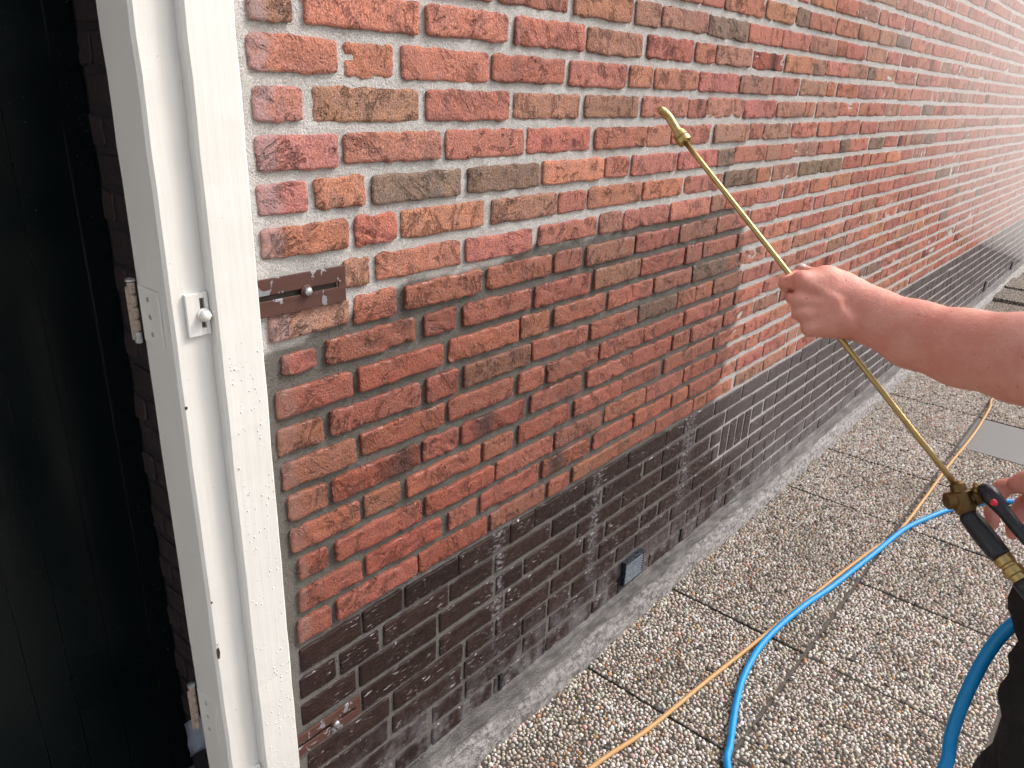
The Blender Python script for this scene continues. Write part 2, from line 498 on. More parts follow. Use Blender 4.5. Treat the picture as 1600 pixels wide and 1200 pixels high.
def mat_skin():
    t = NT("sunburnt_skin"); p = t.pos()
    n1 = t.noise(p, 26.0, 4.0, 0.6); n2 = t.noise(p, 190.0, 3.0, 0.6); n3 = t.noise(p, 700.0, 2.0, 0.6)
    c = t.mix(t.ramp(n1, 0.34, 0.68), (0.60, 0.228, 0.172), (0.66, 0.305, 0.235))
    c = t.mix(t.ramp(n2, 0.5, 0.72, 0.0, 0.28), c, (0.58, 0.20, 0.16))
    c = t.mix(t.ramp(t.noise(p, 130.0, 1.0), 0.74, 0.78, 0.0, 0.6), c, (0.25, 0.10, 0.07))
    h = t.math('ADD', t.math('MULTIPLY', n3, 0.4), t.math('ADD', t.math('MULTIPLY', n2, 0.7), t.math('MULTIPLY', n1, 0.9)))
    t.set(c, 0.52, t.bump(h, 0.0016, 0.6), spec=0.4)
    t.b.inputs["Subsurface Weight"].default_value = 0.18
    t.b.inputs["Subsurface Radius"].default_value = (1.0, 0.35, 0.2)
    t.b.inputs["Subsurface Scale"].default_value = 0.006
    return t.mat

def mat_cloth(name, col):
    t = NT(name); p = t.pos()
    n = t.noise(p, 18.0, 4.0, 0.6); w = t.noise(p, 900.0, 2.0)
    c = t.mix(n, tuple(v * 0.7 for v in col), tuple(v * 1.35 for v in col))
    return t.set(c, 0.9, t.bump(t.math('ADD', t.math('MULTIPLY', w, 0.25), t.noise(p, 24.0, 3.0, 0.6, 0.8)), 0.008, 0.7), spec=0.2)

M = dict(
    brick=mat_brick(), plinth=mat_plinth(), mortar=mat_mortar(), cement=mat_cement(), slab=mat_slab(False), far_slab=mat_slab(True), pebble=mat_pebble(),
    white=mat_white_paint(), door=mat_door(), bracket=mat_bracket(), skin=mat_skin(),
    sand=mat_simple("joint_sand", (0.115, 0.10, 0.088), 0.9, 200.0, 0.5, 0.003, spec=0.2),
    grey_slab=mat_simple("smooth_grey_concrete", (0.21, 0.207, 0.205), 0.85, 300.0, 0.6, 0.0015, spec=0.3),
    slab_side=mat_simple("dark_concrete_edge", (0.12, 0.115, 0.11), 0.85, 80.0, 0.3, 0.002, spec=0.3),
    black_plastic=mat_simple("black_plastic", (0.012, 0.013, 0.016), 0.38, 120.0, 0.3, 0.0004),
    vent=mat_simple("dark_grey_vent_plastic", (0.020, 0.026, 0.036), 0.28, 90.0, 0.3, 0.0003),
    slat=mat_simple("pale_highlight_vent_slat", (0.16, 0.185, 0.22), 0.25, 90.0, 0.2, 0.0002),  # sky highlights on the slats put into a paler colour than the frame
    bead=mat_simple("pale_water_bead", (0.74, 0.735, 0.71), 0.08, 90.0, 0.05, 0.0001),
    weep=mat_simple("pale_grey_weep_plastic", (0.50, 0.49, 0.48), 0.5, 90.0, 0.2, 0.0004),
    brass=mat_simple("tarnished_brass", (0.44, 0.315, 0.135), 0.40, 70.0, 0.3, 0.0005, metal=1.0),
    dark_brass=mat_simple("dull_dark_brass", (0.17, 0.105, 0.045), 0.45, 60.0, 0.45, 0.0008, metal=1.0),
    steel=mat_simple("galvanised_steel", (0.48, 0.49, 0.50), 0.45, 140.0, 0.3, 0.0006, metal=0.8),
    hinge=mat_simple("worn_pale_hinge_metal", (0.40, 0.33, 0.27), 0.5, 300.0, 0.85, 0.001, metal=0.25),
    blue=mat_simple("blue_rubber_hose", (0.003, 0.25, 0.60), 0.42, 30.0, 0.12, 0.0004, spec=0.4),
    tan=mat_simple("ochre_rubber_hose", (0.50, 0.285, 0.115), 0.50, 30.0, 0.14, 0.0004, spec=0.4),
    red=mat_simple("red_plastic_button", (0.72, 0.03, 0.06), 0.4, 80.0, 0.15, 0.0003),
    trousers=mat_cloth("dark_work_trouser_cloth", (0.020, 0.018, 0.018)),
    shirt=mat_cloth("black_shirt_cloth", (0.014, 0.015, 0.019)),
    boot=mat_simple("dark_leather", (0.03, 0.022, 0.016), 0.6, 60.0, 0.3, 0.001),
    hair=mat_simple("brown_hair", (0.07, 0.04, 0.02), 0.6, 300.0, 0.5, 0.003),
    arm_hair=mat_simple("fair_arm_hair", (0.66, 0.50, 0.36), 0.5, 90.0, 0.2, 0.0002),
    nail=mat_simple("pale_fingernail", (0.78, 0.55, 0.50), 0.35, 90.0, 0.1, 0.0002),
    eye=mat_simple("eye_white", (0.75, 0.72, 0.70), 0.2, 90.0, 0.05, 0.0001),
    soil=mat_simple("ground_sand", (0.16, 0.14, 0.115), 0.95, 8.0, 0.4, 0.01, spec=0.2),
    foil=mat_simple("pale_blue_torn_plastic", (0.50, 0.56, 0.68), 0.35, 40.0, 0.2, 0.001),
    reveal_mortar=mat_simple("dark_recess_joint", (0.030, 0.026, 0.030), 0.8, 200.0, 0.4, 0.003, spec=0.3),  # dark base colour for the joints of the reveal
    reveal=mat_simple("dark_recess_brick", (0.040, 0.028, 0.031), 0.55, 90.0, 0.5, 0.003, spec=0.35),  # much darker base colour than the wall's front bricks
)
t = NT("clear_water"); t.b.inputs["Transmission Weight"].default_value = 0.85
M["water"] = t.set((0.92, 0.95, 0.97), 0.06)

# ------------------------------------------------------------------ brick wall
PITCH = 0.0625
J1 = 1.624                                   # top joint of course 2
def course_z(k): return J1 - (k - 2) * PITCH # top of course k
# bricks read course by course: start and end in mm along the wall, and the clay colour
ROWS={-1:"1886,2113- 2125,2330- 2339,2438d 2438,2658- 2669,2883r 2890,3111- 3111,3326- 3335,3512- 3531,3757-",
0:"1054,1253r 1271,1477o 1487,1587- 1597,1811b 1815,2037d 2041,2256r 2260,2470- 2476,2706b 2706,2799- 2805,3001r 3022,3251- 3268,3447r 3465,3880- 3880,4085-",
1:"580,644b 664,872r 888,1083r 1101,1310r 1321,1525b 1543,1752r 1764,1864r 1874,2076b 2096,2302x 2312,2529- 2535,2641b 2641,2857- 2864,3073b 3080,3179d 3179,3418- 3427,3719- 3739,3952r",
2:"573,718r 729,822o 836,1038r 1047,1253r 1267,1473r 1486,1581o 1592,1801r 1805,2024r 2027,2237b 2246,2444r 2460,2682- 2688,2773o 2786,2999r 3006,3216b 3216,3433r 3442,3945-",
3:"576,655p 671,875b 889,1094r 1107,1311b 1327,1534b 1550,1757r 1763,1860r 1863,2078b 2078,2296r 2305,2517b 2522,2611- 2628,2836b 2842,3048r 3062,3152r 3159,3386- 3395,3593- 3719,3927- 3938,4132d",
4:"572,709p 721,923r 935,1141r 1150,1355r 1372,1579r 1585,1691o 1697,1896r 1918,2129b 2138,2230- 2234,2437b 2447,2656o 2673,2886r 2886,3096r 3118,3323- 3340,3550-",
5:"573,654p 665,758o 770,973d 990,1190d 1204,1410o 1422,1515r 1528,1734r 1744,1956r 1956,2053d 2057,2269r 2278,2389b 2389,2486r 2492,2701b 2707,2916r 2923,3020d 3027,3246r 3262,3446d",
6:"570,720o 738,824R 835,1034o 1055,1254b 1263,1358r 1365,1579r 1588,1779o 1796,2001r 2017,2225d 2234,2337o 2351,2554b 2565,2765d 2771,2981d",
7:"711,762b 776,973r 988,1179r 1201,1406r 1418,1510b 1515,1723r 1735,1949r 1956,2045b 2050,2249r",
8:"572,719b 728,819r 838,1033o 1050,1250o 1261,1356r 1377,1572b 1586,1790r 1801,2009b 2013,2222r",
9:"591,655p 670,865o 885,965R 983,1186r 1199,1398r 1414,1610b 1622,1837R 1848,1936r 1951,2160r 2169,2345-",
10:"574,723r 734,931R 948,1150o 1158,1255o 1271,1468o 1484,1685o 1694,1894b 1905,2112d 2116,2195b 2213,2395r",
11:"574,659b 673,875r 890,975R 991,1196b 1203,1405r 1418,1622r 1631,1827d 1837,1933o 1937,2036o 2048,2240b",
12:"577,722b 736,937r 948,1141r 1158,1246o 1260,1454r 1465,1669r 1672,1882R 1890,2101r 2109,2197r 2216,2420-",
13:"584,660b 671,871x 881,976r 987,1184x 1204,1396r 1420,1618r 1621,1825r 1839,1933o 1940,2142r 2160,2368-",
14:"583,725o 736,822b 838,1042r 1054,1147o 1167,1357R 1375,1583r 1583,1779r 1804,2005r 2005,2097r 2110,2316-",
15:"593,654r 671,876r 886,1087R 1097,1298r 1305,1504b 1519,1714o 1720,1923r",
16:"590,722r 734,929R 953,1038r 1051,1250r 1262,1456x 1470,1659r 1669,1870r 1877,1970o",
17:"581,652r 664,861r 870,1072R 1082,1275b 1290,1376o 1392,1597o 1600,1796o 1799,2020r 2024,2114o 2118,2299o 2323,2544b",
18:"580,719- 723,822- 829,982- 984,1151- 1156,1244- 1246,1456- 1459,1659- 1663,1873- 1876,1979- 1983,2186-",
19:"576,655- 667,762- 774,954- 960,1099-",
20:"574,701- 710,919- 927,1102- 1113,1207-"}
WALL_END = 13.0
CLAY = {'r': (0.42, 0.172, 0.136), 'R': (0.39, 0.142, 0.108), 'o': (0.435, 0.195, 0.138), 'b': (0.365, 0.190, 0.146),
        'd': (0.22, 0.150, 0.118), 'p': (0.42, 0.185, 0.165), 'x': (0.37, 0.130, 0.095)}
W_TOP = ([0.4, 0.58, 0.69, 0.80, 0.86, 1.07, 1.19, 1.40, 1.60, 1.90, 2.10, 2.20, 2.4], [1.160, 1.180, 1.205, 1.225, 1.250, 1.236, 1.264, 1.256, 1.268, 1.264, 1.262, 1.20, 1.0])
W_RIGHT = ([0.0, 0.2, 0.4, 0.56, 0.64, 0.76, 0.89, 1.02, 1.15, 1.25], [2.75, 2.62, 2.36, 2.22, 2.20, 2.22, 2.25, 2.23, 2.21, 2.17])
def wetness(x, z):
    j = fbm(np.asarray(x) * 26, np.asarray(z) * 26, 91, 3)
    a = np.interp(x, *W_TOP) - z + j * 0.012
    b = np.interp(z, *W_RIGHT) - x + j * 0.030
    dry = np.clip((np.abs(np.asarray(x) - 2.405) - 0.150) / 0.03, 0, 1) + np.clip((np.abs(np.asarray(z) - 0.437) - 0.074) / 0.012, 0, 1)
    soft = np.where(np.asarray(z) < 0.62, 0.45, 0.035)
    return np.clip(a / 0.012 + 0.5, 0, 1) * np.clip(b / soft + 0.5, 0, 1) * np.clip(dry, 0.15, 1)

def wild_fill(x0, x1, r):
    """stretchers and headers without a repeating bond, filling x0..x1"""
    out = []; x = x0; run = 0
    while x < x1 - 0.04:
        head = r.random() < (0.30 if run < 3 else 0.75)
        run = 0 if head else run + 1
        w = (0.095 if head else 0.205) * (1 + r.normal() * 0.015)
        if x + w > x1: w = x1 - x
        if x1 - (x + w) < 0.05: w = x1 - x
        out.append((x, x + w)); x += w + 0.009 + abs(r.normal()) * 0.003
    return out

def grid_lines(n, e):
    t = np.linspace(0, 1, n + 1)[1:-1]
    return np.concatenate([[0, e * 0.35, e], e + (1 - 2 * e) * t, [1 - e, 1 - e * 0.35, 1]])

def brick_np(x0, x1, z0, z1, nx, nz, seed, rough=1.0, face=-0.004, back=0.02):
    """front face of a hand moulded brick as an uneven height field with ragged arrises, and its four sides"""
    w = x1 - x0; h = z1 - z0
    s = grid_lines(nx, min(0.3, 0.005 / w)); t = grid_lines(nz, min(0.3, 0.005 / h))
    S, T = np.meshgrid(s, t, indexing='ij')
    sd = seed * 13 + 5
    rg = 0.0029 * rough
    L = x0 + rg * 0.8 * fbm(T * h * 110, T * 0 + 1.3, sd, 3); R = x1 + rg * 0.8 * fbm(T * h * 110, T * 0 + 7.7, sd + 1, 3)
    B = z0 + rg * 1.25 * fbm(S * w * 55, S * 0 + 3.1, sd + 2, 4); U = z1 + rg * 1.25 * fbm(S * w * 55, S * 0 + 9.9, sd + 3, 4)
    cs = 0.0022 * rough
    cx = np.abs(2 * S - 1); cz = np.abs(2 * T - 1)
    X = L + (R - L) * S - np.sign(2 * S - 1) * cs * np.clip((cz - 0.80) / 0.20, 0, 1) ** 2 * np.clip((cx - .8) / .2, 0, 1)
    Z = B + (U - B) * T - np.sign(2 * T - 1) * cs * np.clip((cx - (1 - 0.016 / w)) / (0.016 / w), 0, 1) ** 2 * np.clip((cz - .6) / .4, 0, 1)
    lx = S * w; lz = T * h
    hf = 0.0017 * fbm(lx * 60, lz * 60, sd + 4, 4) + 0.0014 * vnoise(lx * 9, lz * 14, sd + 5)
    th = (_hash(np.array([seed]), np.array([3]), 5)[0]) * 0.9
    ca, sa = math.cos(th), math.sin(th)
    a1 = (lx * ca + lz * sa); a2 = (-lx * sa + lz * ca)
    rd = np.abs(vnoise(a1 * 16 + 40, a2 * 70 + 11, sd + 6))
    mask = np.clip((vnoise(lx * 15, lz * 20, sd + 7) - 0.05) * 3, 0, 1) * np.clip(rough - 0.4, 0, 1) * 1.7
    hf = hf - 0.0032 * np.clip(1 - rd / 0.22, 0, 1) * mask
    ed = np.minimum(np.minimum(S, 1 - S) * w, np.minimum(T, 1 - T) * h)
    drop = np.clip(1 - ed / 0.0035, 0, 1) ** 2 * 0.0019
    Y = face - hf * rough + drop
    V = np.stack([X, Y, Z], -1)
    ni, nj = S.shape
    idx = np.arange(ni * nj).reshape(ni, nj)
    F = np.stack([idx[:-1, :-1], idx[1:, :-1], idx[1:, 1:], idx[:-1, 1:]], -1).reshape(-1, 4)
    ring = np.concatenate([idx[:, 0], idx[-1, 1:], idx[-2::-1, -1], idx[0, -2:0:-1]])
    Vf = V.reshape(-1, 3)
    r0 = Vf[ring]; r1 = r0.copy(); r1[:, 1] = back
    n0 = len(Vf); m = len(ring); q = np.arange(m); qn = (q + 1) % m
    F2 = np.stack([n0 + q, n0 + m + q, n0 + m + qn, n0 + qn], -1)
    Vall = np.concatenate([Vf, r0, r1])
    return Vall, np.concatenate([F, F2])

wall_label = "long red brick wall with dark brown plinth and wet grey mortar"
brick_wall = empty("brick_wall", (0.55, 0.0, 0.0), wall_label, "wall")

specs = []       # (x0, x1, z0, z1, kind, colour, score)
wr = np.random.default_rng(21)
def jit_col(code):
    c = np.array(CLAY[code]) * (1 + wr.normal() * 0.075)
    c = c * (1 + wr.normal(size=3) * 0.035)
    return np.clip(c, 0.02, 0.8)
SOLD = (2.283, 2.527)
for k in range(-16, 26):
    zt = course_z(k); zb = zt - PITCH
    ent = []
    if k in ROWS:
        for tkn in ROWS[k].split():
            code = tkn[-1]; a, b = tkn[:-1].split(',')
            a, b = int(a) / 1000, int(b) / 1000
            if b - a > 0.30:
                mid = (a + b) / 2; ent += [(a, mid - 0.006, code), (mid + 0.006, b, code)]
            else:
                ent.append((a, b, code))
    gaps = [(a[1] + 0.011, b[0] - 0.011) for a, b in zip(ent[:-1], ent[1:]) if b[0] - a[1] > 0.07]
    for g0, g1 in gaps: ent += [(a, b, None) for a, b in wild_fill(g0, g1, wr)]
    ent.sort(key=lambda e: e[0])
    first = ent[0][0] if ent else None
    start = 0.572 + wr.random() * 0.012
    if k in (7,): start = None
    if k == 21: start = 0.715
    if first is not None and start is not None and first - start > 0.06:
        ent = [(a, b, None) for a, b in wild_fill(start, first - 0.011, wr)] + ent
    x = ent[-1][1] + 0.011 if ent else start
    ent += [(a, b, None) for a, b in wild_fill(x, WALL_END - wr.random() * 0.1, wr)]
    if k in (20, 21):
        e2 = []
        for a, b, c in ent:
            if b <= SOLD[0] or a >= SOLD[1]: e2.append((a, b, c))
            elif a < SOLD[0] - 0.04: e2.append((a, SOLD[0] - 0.008, c))
            elif b > SOLD[1] + 0.04: e2.append((SOLD[1] + 0.008, b, c))
        ent = e2
    for a, b, code in ent:
        pl = k >= 18
        if pl:
            f = 1 + wr.normal() * 0.16
            col = np.array((0.030, 0.0155, 0.0132)) * f
            hgt = 0.0515
        else:
            if code is None or code == '-':
                u = wr.random()
                code = 'r' if u < 0.62 else 'o' if u < 0.76 else 'b' if u < 0.89 else 'R' if u < 0.955 else 'd' if u < 0.972 else 'x'
            col = jit_col(code)
            hgt = 0.0458
        zc = (zt + zb) / 2 + wr.normal() * 0.0010
        hh = hgt * (1 + wr.normal() * 0.035)
        a2 = a + wr.normal() * 0.0012; b2 = b + wr.normal() * 0.0012
        if k == 9 and a < 0.6: hh *= 0.72
        v = in_view((a2 + b2) / 2, 0, zc); sc = 0
        if v is not None and -60 < v[0] < 1680 and -60 < v[1] < 1260:
            va = in_view(a2, 0, zc); vb = in_view(b2, 0, zc)
            sc = abs(vb[0] - va[0]) * 1172 * hh / v[2]
        specs.append([a2, b2, zc - hh / 2, zc + hh / 2, pl, col, sc, code == 'x'])

PITH = 0.0
def build_bricks(kind_plinth, name, mat, far_name):
    sub = [s for s in specs if s[4] == kind_plinth]
    sub.sort(key=lambda s: -s[6])
    farV, farF, farC, farUV, off = [], [], [], [], 0
    for i, (x0, x1, z0, z1, pl, col, sc, burnt) in enumerate(sub):
        solo = i < 300 and sc > 0
        if i < 110 and solo: nx, nz = (30 if x1 - x0 > 0.15 else 15), 8
        elif solo: nx, nz = (12 if x1 - x0 > 0.15 else 6), 5
        else: nx, nz = (5 if x1 - x0 > 0.15 else 3), 2
        face = (-0.0038 + 0.0022 * min(1.0, max(0.0, (x0 - 1.6) / 2.4)) + wr.normal() * 0.0008) if not pl else (-0.0022 + wr.normal() * 0.0005)
        V, F = brick_np(x0, x1, z0, z1, nx, nz, i + (5000 if pl else 0), 0.55 if pl else (0.75 + 0.45 * wr.random()), face)
        c = np.tile(np.append(col, 1.0), (len(V), 1))
        if burnt:   # a dark fire mark across part of the face
            cx = x0 + (x1 - x0) * (0.5 + 0.2 * wr.normal()); g = np.exp(-((V[:, 0] - cx) / 0.035) ** 2)
            c[:, :3] *= (1 - 0.78 * g[:, None])
        th = wr.random() * 2.2 - 1.1; ca, sa = math.cos(th), math.sin(th)
        lx = V[:, 0] - x0; lz = V[:, 2] - z0
        uv = np.stack([lx * ca + lz * sa + i * 0.731, -lx * sa + lz * ca + i * 0.417], -1)
        if solo:
            me = mesh_np(name, V, F)
            o = link(name, me, mat, brick_wall)
            set_attr(me, "Col", c, 'FLOAT_COLOR'); set_attr(me, "wet", wetness(V[:, 0], V[:, 2]))
            u = me.uv_layers.new(name="UVMap")
            u.data.foreach_set("uv", uv[F.ravel()].astype(np.float32).ravel())
        else:
            farV.append(V); farF.append(F + off); farC.append(c); farUV.append(uv[F.ravel()]); off += len(V)
    if farV:
        V = np.concatenate(farV); F = np.concatenate(farF)
        me = mesh_np(far_name, V, F)
        o = link(far_name, me, mat, brick_wall); o["kind"] = "stuff"
        set_attr(me, "Col", np.concatenate(farC), 'FLOAT_COLOR'); set_attr(me, "wet", wetness(V[:, 0], V[:, 2]))
        u = me.uv_layers.new(name="UVMap"); u.data.foreach_set("uv", np.concatenate(farUV).astype(np.float32).ravel())
build_bricks(False, "brick", M["brick"], "far_brickwork")
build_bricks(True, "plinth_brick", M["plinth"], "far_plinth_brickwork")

# bricks set on end in the plinth
for i in range(4):
    w = (SOLD[1] - SOLD[0]) / 4
    V, F = brick_np(SOLD[0] + i * w + 0.005, SOLD[0] + (i + 1) * w - 0.005, course_z(22) + 0.006, course_z(20) - 0.004, 4, 10, 9000 + i, 0.5, -0.0016)
    me = mesh_np("upright_plinth_brick", V, F)
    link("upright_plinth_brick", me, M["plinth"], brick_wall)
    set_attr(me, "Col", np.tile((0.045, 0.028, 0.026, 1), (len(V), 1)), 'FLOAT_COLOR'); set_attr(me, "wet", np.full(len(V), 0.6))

# mortar bed: a relief sheet between the bricks
xs = np.concatenate([np.arange(0.55, 2.7, 0.007), np.arange(2.7, 5.5, 0.03), np.arange(5.5, WALL_END + 0.05, 0.12)])
zs = np.arange(0.0, 2.76, 0.0078)
X, Z = np.meshgrid(xs, zs, indexing='ij')
wt = wetness(X, Z)
near = np.clip((2.4 - X) / 0.6, 0.1, 1)
up = np.clip((Z - 0.60) / 0.03, 0, 1)
Y = 0.0014 + 0.0022 * wt * up + near * (0.4 + 0.6 * up) * (0.0014 * fbm(X * 60, Z * 60, 3, 3) + 0.0013 * fbm(X * 14, Z * 14, 8, 2))
Y = Y - 0.0035 * np.clip((0.585 - X) / 0.02, 0, 1)       # smeared up against the post
V = np.stack([X, Y, Z], -1).reshape(-1, 3)
idx = np.arange(X.size).reshape(X.shape)
F = np.stack([idx[:-1, :-1], idx[1:, :-1], idx[1:, 1:], idx[:-1, 1:]], -1).reshape(-1, 4)
me = mesh_np("mortar", V, F)
link("mortar", me, M["mortar"], brick_wall)
set_attr(me, "wet", wt.ravel())
box("wall_core", (0.552, 0.0125, 0.0), (WALL_END, 0.24, 2.755), M["slab_side"], brick_wall)

# cement skirting: rough fillet along the foot of the wall
xs = np.concatenate([np.arange(0.53, 3.0, 0.012), np.arange(3.0, 6.0, 0.04), np.arange(6.0, WALL_END, 0.15)])
prof = [(-0.0005, 0.132), (-0.0075, 0.126), (-0.012, 0.100), (-0.017, 0.070), (-0.026, 0.058), (-0.034, 0.040), (-0.040, 0.018), (-0.043, -0.02)]
prof2 = []
for (a, b), (c, d) in zip(prof[:-1], prof[1:]):
    for q in np.linspace(0, 1, 4, endpoint=False): prof2.append((a + (c - a) * q, b + (d - b) * q))
prof2.append(prof[-1]); prof2 = np.array(prof2)
X = np.repeat(xs[:, None], len(prof2), 1)
S = np.repeat(np.arange(len(prof2))[None, :], len(xs), 0)
Yb = np.repeat(prof2[None, :, 0], len(xs), 0); Zb = np.repeat(prof2[None, :, 1], len(xs), 0)
amp = np.clip(S / 4.0, 0.15, 1)
Y = Yb - 0.009 * amp * fbm(X * 26, S * 0.5, 61, 4) + 0.004 * amp * vnoise(X * 3.1, X * 0, 62)
Z = Zb + 0.006 * np.clip((8 - S) / 8, 0, 1) * fbm(X * 9, X * 0 + 2, 63, 3) + 0.005 * fbm(X * 44, S * 0.7, 64, 3) * (S < len(prof2) - 2)
V = np.stack([X, Y, Z], -1).reshape(-1, 3)
idx = np.arange(X.size).reshape(X.shape)
F = np.stack([idx[:-1, :-1], idx[:-1, 1:], idx[1:, 1:], idx[1:, :-1]], -1).reshape(-1, 4)[:, ::-1]
link("cement_skirting", mesh_np("cement_skirting", V, F), M["cement"], brick_wall)

# return of the wall into the door opening
box("reveal_mortar", (0.548, 0.006, 0.0), (0.5515, 0.60, 2.755), M["reveal_mortar"], brick_wall)
rr = np.random.default_rng(5)
for k in range(-3, 26):
    z1 = course_z(k) - 0.006 + rr.normal() * 0.001; z0 = z1 - 0.0495
    y = 0.012 if k % 2 else 0.012 - 0.055
    while y < 0.46:
        wl = 0.205 if (k % 2) else 0.10
        a, b = max(y, 0.012), min(y + wl, 0.458)
        if b - a > 0.02 and a > 0.20:
            V, F = brick_np(a, b, z0, z1, 6, 4, 7000 + k * 20 + int(y * 50), 1.1, -0.005, 0.004)
            V2 = np.stack([0.548 + V[:, 1], V[:, 0], V[:, 2]], -1)
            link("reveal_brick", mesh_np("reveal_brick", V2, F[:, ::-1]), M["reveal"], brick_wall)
        y += wl + 0.011

# ------------------------------------------------------------------ door in the recess
DY = 0.445
door = empty("plank_door", (0.1, DY, 0.0), "dark green gloss plank door standing back in the recess", "door")
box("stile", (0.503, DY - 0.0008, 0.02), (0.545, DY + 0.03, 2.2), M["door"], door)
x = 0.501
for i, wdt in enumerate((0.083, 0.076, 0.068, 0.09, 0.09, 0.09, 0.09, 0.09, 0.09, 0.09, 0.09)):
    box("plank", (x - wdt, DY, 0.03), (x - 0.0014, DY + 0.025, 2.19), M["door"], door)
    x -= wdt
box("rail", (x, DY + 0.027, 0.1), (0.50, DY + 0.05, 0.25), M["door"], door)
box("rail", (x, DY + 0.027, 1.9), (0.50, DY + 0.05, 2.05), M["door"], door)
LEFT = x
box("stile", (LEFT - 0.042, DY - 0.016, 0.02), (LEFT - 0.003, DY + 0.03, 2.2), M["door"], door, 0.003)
pier = box("bounce_pier", (LEFT - 1.3, 0.0, 0.0), (LEFT - 0.045, 0.60, 2.755), M["white"])  # out of view; coloured white to bounce light onto the post
tag(pier, "unseen pier left of the door recess, made white to bounce light", "pier")
lint = box("shade_lintel", (LEFT - 0.043, 0.003, 2.21), (0.5465, 0.595, 2.75), M["reveal"])  # out of view; added over the recess to keep it dark
tag(lint, "unseen dark lintel added above the plank door to shade the recess", "shade_lintel")
box("door_step", (LEFT - 0.043, 0.02, 0.001), (0.546, 0.59, 0.025), M["slab_side"]).__setitem__("kind", "structure")

# ------------------------------------------------------------------ white rebated post with its hinges and keeper plates
post = empty("timber_post", (0.455, -0.04, 0.0), "white painted rebated timber post standing in front of the brick wall", "post")
bm = bmesh.new()
pr = [(0.400, 0.009), (0.400, -0.066), (0.404, -0.070), (0.4485, -0.070), (0.4490, -0.0835), (0.4525, -0.087), (0.5095, -0.087), (0.513, -0.0835), (0.513, 0.009)]
zt = np.linspace(0.0, 2.6, 66)
rings = []
pn = np.random.default_rng(4)
for z in zt:
    w = 0.0006 * math.sin(z * 5.1) + 0.0003 * pn.normal()
    rings.append([bm.verts.new((a + w, b + 0.0003 * pn.normal(), z)) for a, b in pr])
for r0, r1 in zip(rings[:-1], rings[1:]):
    n = len(pr)
    for i in range(n):
        bm.faces.new((r0[i], r0[(i + 1) % n], r1[(i + 1) % n], r1[i]))
bm.faces.new(rings[0]); bm.faces.new(rings[-1])
link("post_timber", bm_mesh("post_timber", bm), M["white"], post)

def keeper_plate(zc, ztop, full=True):
    pl = None
    bm = bmesh.new()
    x0, x1 = 0.4185, 0.4478
    h = 0.0275
    # plate with a long slot built from pieces around the opening
    add_box(bm, (x0, -0.0755, zc - h), (0.4365, -0.0698, zc + h), 0.0012)
    add_box(bm, (0.4425, -0.0755, zc - h), (x1, -0.0698, zc + h), 0.0012)
    add_box(bm, (0.4362, -0.0753, zc + 0.0205), (0.4428, -0.0698, zc + h - .0004), 0.0008)
    add_box(bm, (0.4362, -0.0753, zc - h + .0004), (0.4428, -0.0698, zc - 0.0185), 0.0008)
    pl = link("keeper_plate", bm_mesh("keeper_plate", bm), M["white"], post)
    box("slot", (0.4366, -0.0712, zc - 0.0180), (0.4424, -0.0699, zc + 0.0200), M["slab_side"], pl)
    lathe("washer", (0.4396, -0.0752, zc - 0.001), (0.4396, -0.0782, zc - 0.001), [(0, .0088), (.9, .0088), (1, .0080)], M["white"], pl, 20)
    lathe("bolt", (0.4396, -0.0780, zc - 0.001), (0.4396, -0.0850, zc - 0.001), [(0, .0072), (.75, .0072), (1, .0056)], M["white"], pl, 6, False)
    return pl
keeper_plate(1.285, 0)
keeper_plate(0.487, 0)

def hinge(z0, z1, rusty):
    h = box("hinge", (0.3972, -0.048, z0 + 0.004), (0.3996, 0.004, z1 - 0.004), M["white"], post, 0.0006)
    n = 5
    for i in range(n):
        a = z0 + (z1 - z0) * i / n; b = z0 + (z1 - z0) * (i + 0.9) / n
        lathe("knuckle", (0.3925, 0.0115, a), (0.3925, 0.0115, b), [(0, .0040), (.1, .0048), (.9, .0048), (1, .0040)], M["hinge"] if (i or rusty) else M["steel"], h, 14)
    lathe("pin_cap", (0.3925, 0.0115, z1), (0.3925, 0.0115, z1 + 0.004), [(0, .0062), (.6, .006), (1, .003)], M["steel"], h, 14)
    for zz in (z0 + 0.018, z1 - 0.018, (z0 + z1) / 2):
        lathe("screw", (0.3974, -0.022, zz), (0.3962, -0.022, zz), [(0, .0036), (1, .0028)], M["steel"], h, 12)
    box("loose_leaf", (0.384, 0.0085, z0 + 0.006), (0.3925, 0.0105, z1 - 0.006), M["hinge"], h, 0.0004)
hinge(1.236, 1.318, False)
hinge(0.573, 0.662, True)
# paint chip on the arris and beads of water on the front face
for zc, hh, ww in ((0.768, 0.020, 0.0032), (0.785, 0.006, 0.002), (1.165, 0.0045, 0.0022), (0.86, 0.004, 0.0015)):
    bm = bmesh.new(); pts = []
    for i in range(11):
        a = i / 11 * 2 * math.pi
        r = 1 + 0.35 * random.random()
        pts.append(bm.verts.new((0.4035 + ww * r * math.cos(a) * 0.8 + 0.0012, -0.0703, zc + hh * 0.5 * r * math.sin(a))))
    bm.faces.new(pts)
    link("paint_chip", bm_mesh("paint_chip", bm), M["boot"], post)
bm = bmesh.new()
for i in range(260):
    z = 0.35 + random.random() ** 1.5 * 0.9; x = random.uniform(0.456, 0.509); r = random.uniform(0.0006, 0.0016)
    res = bmesh.ops.create_icosphere(bm, subdivisions=1, radius=r)
    for v in res["verts"]:
        v.co = Vector((x + v.co.x, -0.0872 + v.co.y * 0.6, z + v.co.z * 1.25))
wb = link("water_beads", bm_mesh("water_beads", bm, True), M["bead"], post); wb["kind"] = "stuff"
bm = bmesh.new()
